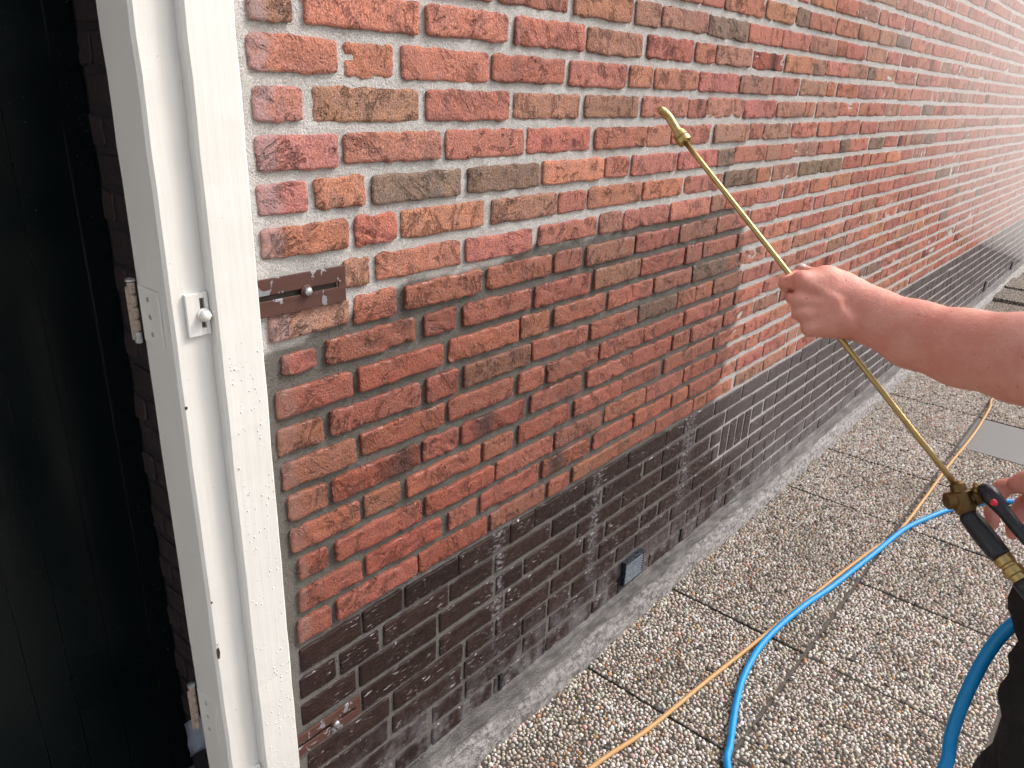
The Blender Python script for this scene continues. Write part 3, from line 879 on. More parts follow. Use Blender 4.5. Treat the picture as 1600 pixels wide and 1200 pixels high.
g = [[bm.verts.new((0.530 - 0.010 * i + 0.003 * math.sin(3.1 * j), 0.30 + 0.012 * i + 0.004 * math.sin(j * 2.0 + i), 0.205 + 0.016 * j - 0.012 * i)) for j in range(7)] for i in range(4)]
for i in range(3):
    for j in range(6): bm.faces.new((g[i][j], g[i + 1][j], g[i + 1][j + 1], g[i][j + 1]))
bmesh.ops.solidify(bm, geom=bm.faces[:], thickness=0.0015)
tag(link("plastic_scrap", bm_mesh("plastic_scrap", bm, True), M["foil"]), "torn pale blue plastic scrap caught low in the door recess", "scrap")

# ------------------------------------------------------------------ slotted steel brackets on the wall
def bracket(zc, h, x1, bolt_x, label, flaky):
    b = empty("slotted_bracket", (0.6, 0.0, zc), label, "bracket", "slotted steel brackets holding the post")
    x0 = 0.5145; y0, y1 = -0.0105, -0.0065
    s0, s1, sh = x0 + 0.02, x1 - 0.013, 0.0042
    bm = bmesh.new()
    add_box(bm, (x0, y0, zc + sh), (x1, y1, zc + h / 2), 0.0010)
    add_box(bm, (x0, y0, zc - h / 2), (x1, y1, zc - sh), 0.0010)
    add_box(bm, (x0, y0 + .0002, zc - sh - 0.0015), (s0, y1, zc + sh + 0.0015))
    add_box(bm, (s1, y0 + .0002, zc - sh - 0.0015), (x1 - .0003, y1, zc + sh + 0.0015))
    link("strip", bm_mesh("strip", bm), M["bracket"], b)
    box("slot_shadow_gap", (s0, -0.0050, zc - 0.006), (s1, -0.0035, zc + 0.006), M["boot"], b).name = "slot_shade"  # dark strip standing in for the shade inside the slot
    lathe("washer", (bolt_x, -0.0100, zc), (bolt_x, -0.0125, zc), [(0, .0098), (.8, .0098), (1, .009)], M["bracket"], b, 20)
    lathe("bolt", (bolt_x, -0.0120, zc), (bolt_x, -0.0190, zc), [(0, .0066), (.7, .0066), (1, .0050)], M["steel"], b, 6, False)
bracket(1.2675, 0.0565, 0.7085, 0.636, "slotted brown steel bracket with round bolt at mid height beside the white post", False)
bracket(0.4115, 0.048, 0.7020, 0.640, "flaking slotted steel bracket low down in the dark plinth beside the white post", True)

# ------------------------------------------------------------------ louvred vent and weep vents
vent = empty("air_vent", (1.74, 0.0, 0.157), "small dark louvred air vent low in the plinth", "vent")
vx0, vx1, vz0, vz1 = 1.690, 1.796, 0.158, 0.242
bm = bmesh.new()
add_box(bm, (vx0, -0.018, vz0), (vx0 + 0.005, -0.001, vz1), 0.0008)
add_box(bm, (vx1 - 0.005, -0.018, vz0), (vx1, -0.001, vz1), 0.0008)
add_box(bm, (vx0 + .0048, -0.0178, vz1 - 0.005), (vx1 - .0048, -0.001, vz1 - .0002), 0.0008)
add_box(bm, (vx0 + .0048, -0.0178, vz0 + .0002), (vx1 - .0048, -0.001, vz0 + 0.005), 0.0008)
link("frame", bm_mesh("frame", bm), M["vent"], vent)
box("back_plate", (vx0 + 0.005, -0.0050, vz0 + 0.005), (vx1 - 0.005, -0.0040, vz1 - 0.005), M["black_plastic"], vent)
for i in range(8):
    z = vz0 + 0.0075 + i * 0.0089
    bm = bmesh.new()
    vs = [bm.verts.new((xx, yy, zz)) for xx in (vx0 + 0.0052, vx1 - 0.0052) for yy, zz in ((-0.0185, z - 0.0006), (-0.0182, z + 0.0016), (-0.0150, z + 0.0022), (-0.0153, z))]
    for q in ((0, 1, 5, 4), (1, 2, 6, 5), (2, 3, 7, 6), (3, 0, 4, 7), (0, 3, 2, 1), (4, 5, 6, 7)):
        bm.faces.new([vs[j] for j in q])
    link("slat", bm_mesh("slat", bm), M["slat"], vent)

for i, (x, z0, z1, lab) in enumerate(((7.10, 0.140, 0.228, "small pale weep vent at the plinth foot far along the wall, the nearer of two"), (8.34, 0.136, 0.216, "small pale weep vent at the plinth foot, the farthest of two along the wall"))):
    w = empty("weep_vent", (x, 0, z0), lab, "weep vent", "weep vents in the plinth")
    box("frame", (x + 0.014, -0.020, z0), (x + 0.026, -0.001, z1), M["weep"], w, 0.001)
    box("slot", (x - 0.014, -0.009, z0 + 0.002), (x + 0.0135, -0.001, z1 - 0.002), M["black_plastic"], w)  # black box doubles as the shadow cast left of the pale frame
for x in (1.1405, 1.682, 2.067):
    box("open_joint", (x - 0.005, -0.0070, 0.136), (x + 0.005, -0.0015, 0.186), M["black_plastic"], brick_wall)

# ------------------------------------------------------------------ ground and paving
gs = 22.0
me = mesh_np("ground", [(-gs, -gs, -0.06), (gs, -gs, -0.06), (gs, 0.0, -0.06), (-gs, 0.0, -0.06), (gs, gs, -0.06), (-gs, gs, -0.06)], np.array([(0, 1, 2, 3), (3, 2, 4, 5)]), False)
tag(link("ground", me, M["soil"]), kind="structure")
pavement = empty("pavement", (0, 0, 0), "pale exposed aggregate slab paving along the wall", None, None, "structure")
box("joint_bed", (-3.0, -3.2, -0.05), (13.0, -0.002, -0.0035), M["sand"], pavement)

def slab_mesh(name, sx, sy, mat):
    bm = bmesh.new(); add_box(bm, (-sx / 2, -sy / 2, -0.045), (sx / 2, sy / 2, 0.0), 0.004, 2)
    me = bm_mesh(name, bm); me.materials.append(mat); return me
SL = slab_mesh("paving_slab", 0.4940, 0.4865, M["slab"])
SL_GREY = slab_mesh("paving_slab", 0.4940, 0.4865, M["grey_slab"])
SL_FIRST = slab_mesh("paving_slab", 0.4940, 0.4715, M["slab"])
SL_FAR = slab_mesh("paving_slab", 0.4940, 0.4890, M["far_slab"])
SL_FIRST_FAR = slab_mesh("paving_slab", 0.4940, 0.4715, M["far_slab"])

PEB_COL = [((0.66, 0.60, 0.545), .28), ((0.57, 0.495, 0.42), .22), ((0.76, 0.72, 0.68), .20), ((0.45, 0.375, 0.31), .12), ((0.24, 0.19, 0.16), .06),
           ((0.52, 0.29, 0.14), .025), ((0.62, 0.44, 0.38), .04), ((0.12, 0.105, 0.10), .045), ((0.30, 0.31, 0.32), .02)]
def pebble_tile(seed, sx, sy):
    r = np.random.default_rng(seed)
    cell = 0.010; nx = int(sx / cell) + 3; ny = int(sy / cell) + 3
    gridd = {}
    pts = []
    for target, rlo, rhi, tries in ((0, 0.0052, 0.0076, 1000), (0, 0.0036, 0.0054, 9000), (0, 0.0024, 0.0034, 8000)):
        for _ in range(tries):
            x = r.uniform(-sx / 2 + 0.003, sx / 2 - 0.003); y = r.uniform(-sy / 2 + 0.003, sy / 2 - 0.003); rad = r.uniform(rlo, rhi)
            i, j = int((x + sx / 2) / cell), int((y + sy / 2) / cell); ok = True
            for a in (-2, -1, 0, 1, 2):
                for b in (-2, -1, 0, 1, 2):
                    for (qx, qy, qr) in gridd.get((i + a, j + b), ()):
                        if (qx - x) ** 2 + (qy - y) ** 2 < (0.90 * (qr + rad)) ** 2: ok = False; break
                    if not ok: break
                if not ok: break
            if ok:
                gridd.setdefault((i, j), []).append((x, y, rad)); pts.append((x, y, rad))
    P = np.array(pts); n = len(P)
    k = 7
    ang = np.linspace(0, 2 * np.pi, k, endpoint=False)
    asp = r.uniform(1.0, 1.45, n); th = r.uniform(0, np.pi, n); hh = P[:, 2] * r.uniform(0.55, 1.0, n); tl = r.normal(0, 0.18, (n, 2))
    jag = 1 + r.normal(0, 0.07, (n, k))
    rings = []
    for rr_, zz in ((1.0, -0.25), (0.93, 0.30), (0.60, 0.82)):
        lx = rr_ * np.cos(ang)[None] * jag * (P[:, 2] * np.sqrt(asp))[:, None]; ly = rr_ * np.sin(ang)[None] * jag * (P[:, 2] / np.sqrt(asp))[:, None]
        X = P[:, 0:1] + lx * np.cos(th)[:, None] - ly * np.sin(th)[:, None]; Y = P[:, 1:2] + lx * np.sin(th)[:, None] + ly * np.cos(th)[:, None]
        Z = zz * hh[:, None] + tl[:, 0:1] * lx * (zz > 0) + tl[:, 1:2] * ly * (zz > 0)
        rings.append(np.stack([X, Y, Z], -1))
    top = np.stack([P[:, 0], P[:, 1], hh], -1)[:, None]
    V = np.concatenate(rings + [top], 1).reshape(-1, 3)
    m = 3 * k + 1; base = (np.arange(n) * m)[:, None]
    j = np.arange(k)[None]; jn = (j + 1) % k
    Q = np.concatenate([np.stack([base + a * k + j, base + a * k + jn, base + (a + 1) * k + jn, base + (a + 1) * k + j], -1).reshape(-1, 4) for a in (0, 1)])
    T = np.stack([base + 2 * k + j, base + 2 * k + jn, np.broadcast_to(base + 3 * k, (n, k))], -1).reshape(-1, 3)
    me = mesh_np("pebbles", V, [Q, T])
    cols = np.array([c for c, w in PEB_COL]); wts = np.array([w for c, w in PEB_COL]); wts /= wts.sum()
    ci = r.choice(len(cols), n, p=wts)
    c = cols[ci] * (1 + r.normal(0, 0.12, (n, 1))) * (1 + r.normal(0, 0.04, (n, 3)))
    c = np.concatenate([np.clip(c, 0.03, 0.85), np.ones((n, 1))], 1)
    set_attr(me, "Col", np.repeat(c, m, 0), 'FLOAT_COLOR')
    me.materials.append(M["pebble"])
    return me
PEB = [pebble_tile(s, 0.493, 0.4845) for s in (1, 2, 3)]
PEB_FIRST = [pebble_tile(s, 0.493, 0.4710) for s in (4, 5, 6)]

gr = np.random.default_rng(12)
for row in range(6):
    for col in range(-5, 24):
        xc = 1.2335 + 0.5 * (col - 2) + 0.0015
        yc = -0.2475 if row == 0 else -0.4925 - 0.2475 - 0.495 * (row - 1)
        built = row <= 2 and 0 <= col <= 10
        me = (SL if row else SL_FIRST) if built else (SL_FAR if row else SL_FIRST_FAR)
        if row == 0: yc = -0.2525
        grey = (row == 1 and col == 8)
        if grey: me = SL_GREY
        o = bpy.data.objects.new("paving_slab", me); COL.objects.link(o); o.parent = pavement
        dz = gr.normal() * 0.0012
        if row == 0 and col in (15, 16): dz = 0.045 if col == 16 else 0.030
        o.location = (xc + gr.normal() * 0.0010, yc + gr.normal() * 0.0006, dz)
        o.rotation_euler = (gr.normal() * 0.0022, gr.normal() * 0.0022, gr.normal() * 0.0015)
        if built and not grey:
            p = bpy.data.objects.new("pebbles", (PEB if row else PEB_FIRST)[int(gr.integers(3))]); COL.objects.link(p); p.parent = o
            p.rotation_euler = (0, 0, math.pi * int(gr.integers(2))); p["kind"] = "stuff"
            p.location = (0, 0, 0.0002)

# ------------------------------------------------------------------ hoses
tan_pts = [(0.30, -0.62, 0.0105), (0.62, -0.33, 0.0105), (0.95, -0.235, 0.0105), (1.2075, -0.257, 0.0105), (1.40, -0.296, 0.0105), (1.6595, -0.328, 0.0105), (1.922, -0.364, 0.0105), (2.369, -0.421, 0.0105), (2.70, -0.470, 0.0105), (2.894, -0.5065, 0.0105), (3.237, -0.5145, 0.0105), (3.677, -0.516, 0.0105), (4.17, -0.5265, 0.0105), (4.62, -0.518, 0.0105), (4.84, -0.502, 0.0105), (5.2, -0.56, 0.0105), (5.8, -0.85, 0.0105), (6.4, -1.5, 0.0105)]
tag(tube("tan_hose", spline(tan_pts, 0.015), 0.0062, M["tan"], None, 14), "thin ochre rubber hose trailing along the paving beside the blue hose", "hose")
blue_pts = [(0.9083, -0.9768, 1.0509), (0.9536, -1.0080, 0.9939), (1.0551, -1.0321, 0.9079), (1.1526, -1.0116, 0.8854), (1.1896, -0.9720, 0.8852), (1.1828, -0.9479, 0.8570), (1.1704, -0.9319, 0.8052), (1.1420, -0.9235, 0.7375), (1.1200, -0.9231, 0.6691), (1.0853, -0.9288, 0.6205),
            (1.05, -0.90, 0.42), (1.05, -0.88, 0.18), (1.08, -0.85, 0.04), (1.16, -0.765, 0.0135), (1.30, -0.63, 0.0135), (1.431, -0.509, 0.0135), (1.509, -0.478, 0.0135), (1.642, -0.431, 0.0135), (1.776, -0.397, 0.0135), (1.950, -0.383, 0.0135), (2.18, -0.405, 0.0135), (2.379, -0.441, 0.0135), (2.665, -0.482, 0.0135), (2.94, -0.519, 0.0135), (3.12, -0.570, 0.0135), (3.24, -0.614, 0.0135), (3.40, -0.70, 0.0135), (3.52, -0.80, 0.0135), (3.60, -1.0, 0.0135), (3.60, -1.6, 0.0135)]
blue_hose = tag(tube("blue_hose", spline(blue_pts, 0.012), 0.0096, M["blue"], None, 18), "bright blue rubber hose looping from the spray gun over the paving", "hose")

# ------------------------------------------------------------------ spray lance
lance = empty("spray_lance", (0.9587, -0.8542, 1.1416), "long thin brass spray lance with black trigger grip and bent nozzle", "spray lance")
A = np.array((0.9591, -0.8560, 1.1395)); B = np.array((1.0006, -0.4045, 1.5102))
tube("pipe", [A + (B - A) * q for q in np.linspace(0, 1, 12)], 0.0036, M["brass"], lance, 16)
lathe("collar_nut", B + (A - B) * 0.024, B - (A - B) * 0.010, [(0, .0046), (.06, .0098), (.42, .0104), (.5, .0088), (.56, .0100), (.94, .0094), (1, .006)], M["brass"], lance, 6 * 3)
noz = spline([B, (0.9990, -0.3970, 1.5192), (0.9967, -0.3851, 1.5339), (0.9916, -0.3778, 1.5411), (0.9865, -0.3731, 1.5443)], 0.004)
tube("nozzle", noz, np.concatenate([np.full(len(noz) - 3, 0.0058), [0.0056, 0.0050, 0.0038]]), M["brass"], lance, 16)
lathe("valve_body", (0.9613, -0.8502, 1.1476), (0.9546, -0.8710, 1.1150), [(0, .0045), (.08, .0085), (.3, .0095), (.34, .0125), (.8, .013), (.9, .0115), (1, .010)], M["dark_brass"], lance, 22)
lathe("side_knob", (0.9459, -0.8464, 1.1242), (0.9566, -0.8598, 1.1288), [(0, .006), (.12, .0100), (.6, .0112), (.7, .009), (1, .009)], M["dark_brass"], lance, 20)
lathe("trigger_hub", (0.9549, -0.8605, 1.1272), (0.9681, -0.8802, 1.1396), [(0, .010), (.25, .0105), (.3, .0085), (.5, .0085), (.55, .0105), (.9, .0105), (1, .008)], M["dark_brass"], lance, 18)
lathe("clamp_screw", (0.9579, -0.8725, 1.1432), (0.9629, -0.8726, 1.1525), [(0, .0045), (.5, .0045), (.55, .0058), (1, .0052)], M["brass"], lance, 6, False)
gp = spline([(0.9529, -0.8695, 1.1169), (0.9486, -0.8812, 1.1089), (0.9402, -0.8970, 1.0997), (0.9329, -0.9121, 1.0911), (0.9296, -0.9186, 1.0880)], 0.004)
n = len(gp); q = np.linspace(0, 1, n)
tube("grip", gp, 0.0108 + 0.0016 * np.sin(q * 3.1) - 0.003 * np.clip((0.06 - q) / .06, 0, 1) - 0.003 * np.clip((q - .95) / .05, 0, 1), M["black_plastic"], lance, 20)
lathe("hose_fitting", (0.9301, -0.9171, 1.0887), (0.9188, -0.9436, 1.0731), [(0, .0095), (.05, .0108), (.30, .0108), (.34, .0090), (.42, .0090), (.46, .0112), (.70, .0112), (.74, .0092), (1, .0092)], M["brass"], lance, 24)
tube("bend_guard", spline([(0.9193, -0.9421, 1.0737), (0.9136, -0.9555, 1.0657), (0.9087, -0.9785, 1.0490)], .006), 0.0105, M["black_plastic"], lance, 18)
lv = spline([(0.9574, -0.8764, 1.1441), (0.9578, -0.8826, 1.1483), (0.9542, -0.8907, 1.1445), (0.9493, -0.9033, 1.1366), (0.9375, -0.9233, 1.1251), (0.9293, -0.9480, 1.1101), (0.9241, -0.9703, 1.0917)], 0.004)
n = len(lv); q = np.linspace(0, 1, n)
tube("lever", lv, np.interp(q, [0, .05, .2, .35, 1], [.006, .0095, .0105, .0075, .0062]), M["black_plastic"], lance, 18)
lathe("red_button", (0.9400, -0.8928, 1.1463), (0.9366, -0.8972, 1.1462), [(0, .0038), (.6, .0038), (1, .0022)], M["red"], lance, 14)

# ------------------------------------------------------------------ person
import openvdb
class Sdf:
    def __init__(self, lo, hi, h):
        self.lo = np.array(lo, float); self.h = h
        self.n = np.ceil((np.array(hi) - self.lo) / h).astype(int) + 1
        self.bg = 0.04
        self.a = np.full(self.n, self.bg, np.float32)
    def region(self, lo, hi):
        i0 = np.clip(np.floor((lo - self.lo) / self.h).astype(int), 0, self.n); i1 = np.clip(np.ceil((hi - self.lo) / self.h).astype(int) + 1, 0, self.n)
        if np.any(i1 <= i0): return None, None
        ax = [self.lo[k] + np.arange(i0[k], i1[k]) * self.h for k in range(3)]
        P = np.stack(np.meshgrid(*ax, indexing='ij'), -1)
        return tuple(slice(i0[k], i1[k]) for k in range(3)), P
    def smin(self, sl, d, k):
        cur = self.a[sl]; hh = np.clip(k - np.abs(cur - d), 0, None) / k
        self.a[sl] = np.minimum(cur, d) - hh * hh * k * 0.25
    def smax(self, sl, d, k):
        cur = self.a[sl]; hh = np.clip(k - np.abs(cur - d), 0, None) / k
        self.a[sl] = np.maximum(cur, d) + hh * hh * k * 0.25
    def cone_d(self, P, a, b, ra, rb, sq):
        if sq is not None:
            ax, s = np.array(sq[0], float), sq[1]; ax = ax / np.linalg.norm(ax)
            P = P + ((P - a) @ ax)[..., None] * ax * (1 / s - 1)
            b = b + ((b - a) @ ax) * ax * (1 / s - 1)
        ba = b - a; pa = P - a
        t = np.clip((pa @ ba) / (ba @ ba + 1e-12), 0, 1)
        d = np.linalg.norm(pa - t[..., None] * ba, axis=-1) - (ra + (rb - ra) * t)
        return d * (0.5 + 0.5 * sq[1] if sq is not None else 1.0)
    def cone(self, a, b, ra, rb, k=0.008, sq=None, cut=False):
        a = np.array(a, float); b = np.array(b, float)
        m = max(ra, rb) + 0.045
        sl, P = self.region(np.minimum(a, b) - m, np.maximum(a, b) + m)
        if sl is None: return
        d = self.cone_d(P, a, b, ra, rb, sq).astype(np.float32)
        if cut: self.smax(sl, -d, k)
        else: self.smin(sl, d, k)
    def chain(self, pts, radii, k=0.008, sq=None):
        for i in range(len(pts) - 1): self.cone(pts[i], pts[i + 1], radii[i], radii[i + 1], k, sq)
    def ball(self, c, r, k=0.008):
        c = np.array(c, float); r = np.array(r, float) * np.ones(3)
        sl, P = self.region(c - r - 0.045, c + r + 0.045)
        if sl is None: return
        q = (P - c) / r; L = np.linalg.norm(q, axis=-1)
        self.smin(sl, ((L - 1) * r.min()).astype(np.float32), k)
    def mesh(self):
        g = openvdb.FloatGrid(self.bg)
        g.copyFromArray(np.clip(self.a, -self.bg, self.bg))
        pts, quads = g.convertToQuads(isovalue=0.0)
        V = np.asarray(pts, float) * self.h + self.lo; Q = np.asarray(quads, np.int64)
        c = V.mean(0)
        p = V[Q] - c
        vol = np.einsum('ij,ij->i', p[:, 0], np.cross(p[:, 1], p[:, 2])).sum()
        if vol < 0: Q = Q[:, ::-1]
        return V, Q
def smooth_np(V, Q, it=2, f=0.5):
    E = np.concatenate([Q[:, [0, 1]], Q[:, [1, 2]], Q[:, [2, 3]], Q[:, [3, 0]]])
    E = np.concatenate([E, E[:, ::-1]])
    cnt = np.bincount(E[:, 0], minlength=len(V)).astype(float)[:, None]
    for _ in range(it):
        S = np.stack([np.bincount(E[:, 0], V[E[:, 1], k], len(V)) for k in range(3)], -1) / np.maximum(cnt, 1)
        V = V + f * (S - V)
    return V

VIEW = np.array([0.926, 0.29, -0.242])         # depth axis of the fist, away from the camera's side
SH_L = np.array((1.075, -1.165, 1.425)); EL_L = np.array((0.9621, -0.9384, 1.3090))
SH_R = np.array((1.42, -1.17, 1.42)); EL_R = np.array((1.385, -1.085, 1.115))
arm = Sdf((0.84, -1.24, 0.99), (1.50, -0.54, 1.53), 0.0024)
# left forearm
W = [np.array(q) for q in ((0.9923, -0.6863, 1.3209), (0.9940, -0.7091, 1.3147), (0.9933, -0.7605, 1.3037), (0.9847, -0.8181, 1.3028), (0.9767, -0.8773, 1.3083))] + [EL_L]
arm.chain(W, [0.0310, 0.0335, 0.0398, 0.0440, 0.0490, 0.0475], 0.012, (VIEW, 0.80))
arm.cone(EL_L, SH_L, 0.046, 0.058, 0.02)
# palm and back of the hand
wr_t = np.array((0.9936, -0.6863, 1.3342)); wr_b = np.array((0.9860, -0.6898, 1.3060))
FING = [  # MCP, PIP, DIP, tip, radii
    ((0.9523, -0.6265, 1.3508), (0.9601, -0.6056, 1.3428), (0.9960, -0.6028, 1.3460), (1.0057, -0.6184, 1.3396), (.0112, .0098, .0086, .0074)),
    ((0.9451, -0.6268, 1.3287), (0.9719, -0.6133, 1.3261), (0.9996, -0.6147, 1.3259), (1.0029, -0.6328, 1.3194), (.0104, .0092, .0086, .0076)),
    ((0.9461, -0.6371, 1.3113), (0.9712, -0.6255, 1.3080), (0.9959, -0.6281, 1.3082), (0.9977, -0.6473, 1.3025), (.0100, .0090, .0082, .0074)),
    ((0.9496, -0.6495, 1.2955), (0.9694, -0.6408, 1.2936), (0.9889, -0.6453, 1.2941), (0.9896, -0.6616, 1.2908), (.0092, .0084, .0076, .0066)),
]
for i, (m_, p_, d_, t_, rr_) in enumerate(FING):
    wst = wr_t + (wr_b - wr_t) * (i / 3.0)
    arm.cone(wst, m_, 0.0165, rr_[0] + 0.0004, 0.0065)
arm.cone((0.9918, -0.6868, 1.3194), (0.9650, -0.6466, 1.3242), 0.030, 0.027, 0.012, (VIEW, 0.50))
# thumb side: metacarpal hump, then the thumb lying along the pipe
arm.cone((1.0013, -0.6773, 1.3393), (0.9896, -0.6488, 1.3516), 0.0165, 0.0150, 0.012)
arm.cone((0.9958, -0.6653, 1.3479), (0.9789, -0.6436, 1.3556), 0.0125, 0.0115, 0.014)
arm.cone((0.9776, -0.6475, 1.3549), (0.9533, -0.6277, 1.3509), 0.0125, 0.0108, 0.012)
arm.chain([np.array(q) for q in ((0.9916, -0.6482, 1.3511), (1.0017, -0.6239, 1.3500), (1.0062, -0.6082, 1.3515), (1.0061, -0.6036, 1.3533))], [0.0128, 0.0098, 0.0086, 0.0078], 0.006)
# little finger side
arm.cone((0.9646, -0.6644, 1.3002), (0.9877, -0.6841, 1.3077), 0.0155, 0.0185, 0.014)
arm.cone((0.9856, -0.6737, 1.2989), (0.9994, -0.6580, 1.3046), 0.0150, 0.0130, 0.012)
# fingers, curled round the pipe
for (m_, p_, d_, t_, rr_) in FING:
    kk = 0.004 if m_ is FING[0][0] else 0.0065
    arm.cone(m_, p_, rr_[0], rr_[1], kk)
    arm.cone(p_, d_, rr_[1], rr_[2], 0.003)
    arm.cone(d_, t_, rr_[2], rr_[3], 0.003)
# knuckles and wrist bone
for (m_, p_, d_, t_, rr_), s in zip(FING, (0.9, 1.0, 0.95, 0.85)):
    mm = np.array(m_) - VIEW * 0.0020; arm.ball(mm, 0.0108 * s, 0.007)
arm.ball(np.array((0.9634, -0.6867, 1.3107)), 0.0085, 0.014)
# dips between the knuckles and the sinews
for i in (1, 2):
    a = (np.array(FING[i][0]) + np.array(FING[i + 1][0])) / 2; b = (np.array(FING[i][1]) + np.array(FING[i + 1][1])) / 2
    c = a + (a - np.array((0.9918, -0.6868, 1.3194))) * 0.22
    arm.cone(c - VIEW * 0.012, c + VIEW * 0.020, 0.0036, 0.0036, 0.006, None, True)
    arm.cone(c - VIEW * 0.012, a - VIEW * 0.0165, 0.0034, 0.0024, 0.008, None, True)
arm.cone(np.array((0.9443, -0.6222, 1.3371)) - VIEW * 0.006, np.array((0.9716, -0.6071, 1.3327)), 0.0020, 0.0020, 0.005, None, True)
for m_, p_, d_, t_, rr_ in FING:
    m_ = np.array(m_); wst = np.array((0.9767, -0.6875, 1.3242)); 
    arm.cone(m_ - VIEW * 0.0070, m_ + (wst - m_) * 0.72 - VIEW * 0.0075, 0.0034, 0.0028, 0.009)
# right hand on the trigger
RF = [((1.0290, -0.9246, 1.1503), (1.0208, -0.8927, 1.1319), (0.9973, -0.8918, 1.1071), (0.9855, -0.8967, 1.0982)),
      ((1.0277, -0.9359, 1.1378), (1.0326, -0.9180, 1.1140), (1.0105, -0.9152, 1.0951), (0.9980, -0.9183, 1.0877)),
      ((1.0269, -0.9477, 1.1228), (1.0416, -0.9393, 1.0973), (1.0188, -0.9381, 1.0797), (1.0061, -0.9400, 1.0739)),
      ((1.0283, -0.9595, 1.1068), (1.0398, -0.9580, 1.0827), (1.0223, -0.9579, 1.0709), (1.0099, -0.9592, 1.0666))]
for f in RF:
    arm.cone(f[0], f[1], 0.0108, 0.0098, 0.006); arm.cone(f[1], f[2], 0.0096, 0.0085, 0.003); arm.cone(f[2], f[3], 0.0084, 0.0074, 0.003)
    arm.cone((1.0588, -0.9802, 1.1185), f[0], 0.019, 0.0135, 0.014)
arm.cone((1.0588, -0.9802, 1.1185), (1.0271, -0.9431, 1.1252), 0.024, 0.020, 0.014)
arm.chain([np.array(q) for q in ((1.0499, -0.9722, 1.1278), (1.0140, -0.9367, 1.1560), (1.0008, -0.9148, 1.1577), (0.9960, -0.9047, 1.1512))], [0.016, 0.013, 0.0105, 0.0085], 0.010)
WR_R = np.array((1.0639, -0.9883, 1.1153))
arm.chain([WR_R, WR_R + (EL_R - WR_R) * 0.35, WR_R + (EL_R - WR_R) * 0.75, EL_R], [0.027, 0.034, 0.043, 0.044], 0.012, ((0, 0, 1), 0.88))
arm.cone(EL_R, SH_R, 0.045, 0.056, 0.02)
V1, Q1 = arm.mesh(); V1 = smooth_np(V1, Q1, 2, 0.4)
# trunk, head and legs, coarser since clothes cover them
bod = Sdf((0.90, -1.45, 0.0), (1.60, -0.80, 1.82), 0.0065)
bod.chain([(1.25, -1.15, 0.95), (1.25, -1.15, 1.15), (1.25, -1.17, 1.36)], [0.145, 0.140, 0.150], 0.04, ((0, 1, 0), 0.72))
bod.cone(SH_L + (0.03, 0, 0.0), SH_R - (0.03, 0, 0), 0.062, 0.062, 0.03)
bod.cone((1.25, -1.18, 1.44), (1.245, -1.15, 1.56), 0.056, 0.052, 0.03)
HEAD = np.array((1.235, -1.115, 1.655))
bod.ball(HEAD, (0.074, 0.094, 0.105), 0.02); bod.cone(HEAD + (0, .03, -.05), HEAD + (0, .055, -.088), 0.05, 0.03, 0.02)
bod.cone(HEAD + (0, .09, .01), HEAD + (0, .108, -.022), 0.010, 0.014, 0.010)
bod.cone(HEAD + (-.02, .082, -.058), HEAD + (.02, .082, -.058), 0.009, 0.009, 0.008)
for s in (-1, 1): bod.ball(HEAD + (s * .076, -.004, -.005), (0.010, 0.022, 0.033), 0.008)
LEG_L = [(1.235, -1.10, 0.93), (1.27, -1.06, 0.50), (1.27, -1.13, 0.09)]; LEG_R = [(1.36, -1.13, 0.93), (1.45, -1.13, 0.50), (1.47, -1.22, 0.09)]
for L in (LEG_L, LEG_R): bod.chain([np.array(q) for q in L], [0.088, 0.058, 0.042], 0.03)
V2, Q2 = bod.mesh()
person = empty("person", (1.25, -1.15, 0.0), "worker in dark clothes reaching out a bare arm to hold the spray lance", "person")
Vb = np.concatenate([V1, V2]); Qb = np.concatenate([Q1, Q2 + len(V1)])
body = link("body", mesh_np("body", Vb, Qb), M["skin"], person)
# clothes
shirt = Sdf((0.88, -1.42, 0.78), (1.62, -0.88, 1.58), 0.0065)
shirt.chain([(1.25, -1.14, 0.90), (1.25, -1.145, 1.15), (1.25, -1.17, 1.37)], [0.185, 0.165, 0.168], 0.04, ((0, 1, 0), 0.80))
shirt.cone(SH_L + (0.02, 0, 0), SH_R - (0.02, 0, 0), 0.076, 0.076, 0.03)
for s, e in ((SH_L, EL_L), (SH_R, EL_R)): shirt.cone(s, s + (e - s) * 0.72, 0.073, 0.066, 0.03)
shirt.cone((1.25, -1.17, 1.45), (1.245, -1.155, 1.53), 0.068, 0.062, 0.03)
shirt.cone((1.245, -1.15, 1.52), (1.24, -1.13, 1.62), 0.055, 0.075, 0.006, None, True)
V, Q = shirt.mesh()
V = V + (np.stack([fbm(V[:, 2] * 16 + V[:, 1] * 9, V[:, 0] * 11, 301, 3), fbm(V[:, 2] * 18 + V[:, 0] * 10, V[:, 1] * 11, 302, 3), 0 * V[:, 0]], -1)) * 0.010
link("shirt", mesh_np("shirt", V, Q), M["shirt"], person)
tr = Sdf((0.92, -1.45, 0.03), (1.60, -0.78, 1.02), 0.0065)
tr.chain([(1.25, -1.14, 1.0), (1.25, -1.13, 0.92)], [0.165, 0.168], 0.03, ((0, 1, 0), 0.80))
for L in (LEG_L, LEG_R): tr.chain([np.array(q) for q in L], [0.116, 0.088, 0.078], 0.03)
V, Q = tr.mesh()
V = V + (np.stack([fbm(V[:, 2] * 22, V[:, 1] * 13, 311, 3), fbm(V[:, 2] * 24, V[:, 0] * 13, 312, 3), 0 * V[:, 0]], -1)) * 0.011
link("trousers", mesh_np("trousers", V, Q), M["trousers"], person)
po = Sdf((0.95, -1.18, 0.55), (1.30, -0.82, 1.06), 0.005)
SQ = ((1.0, 0.25, 0.0), 0.55)
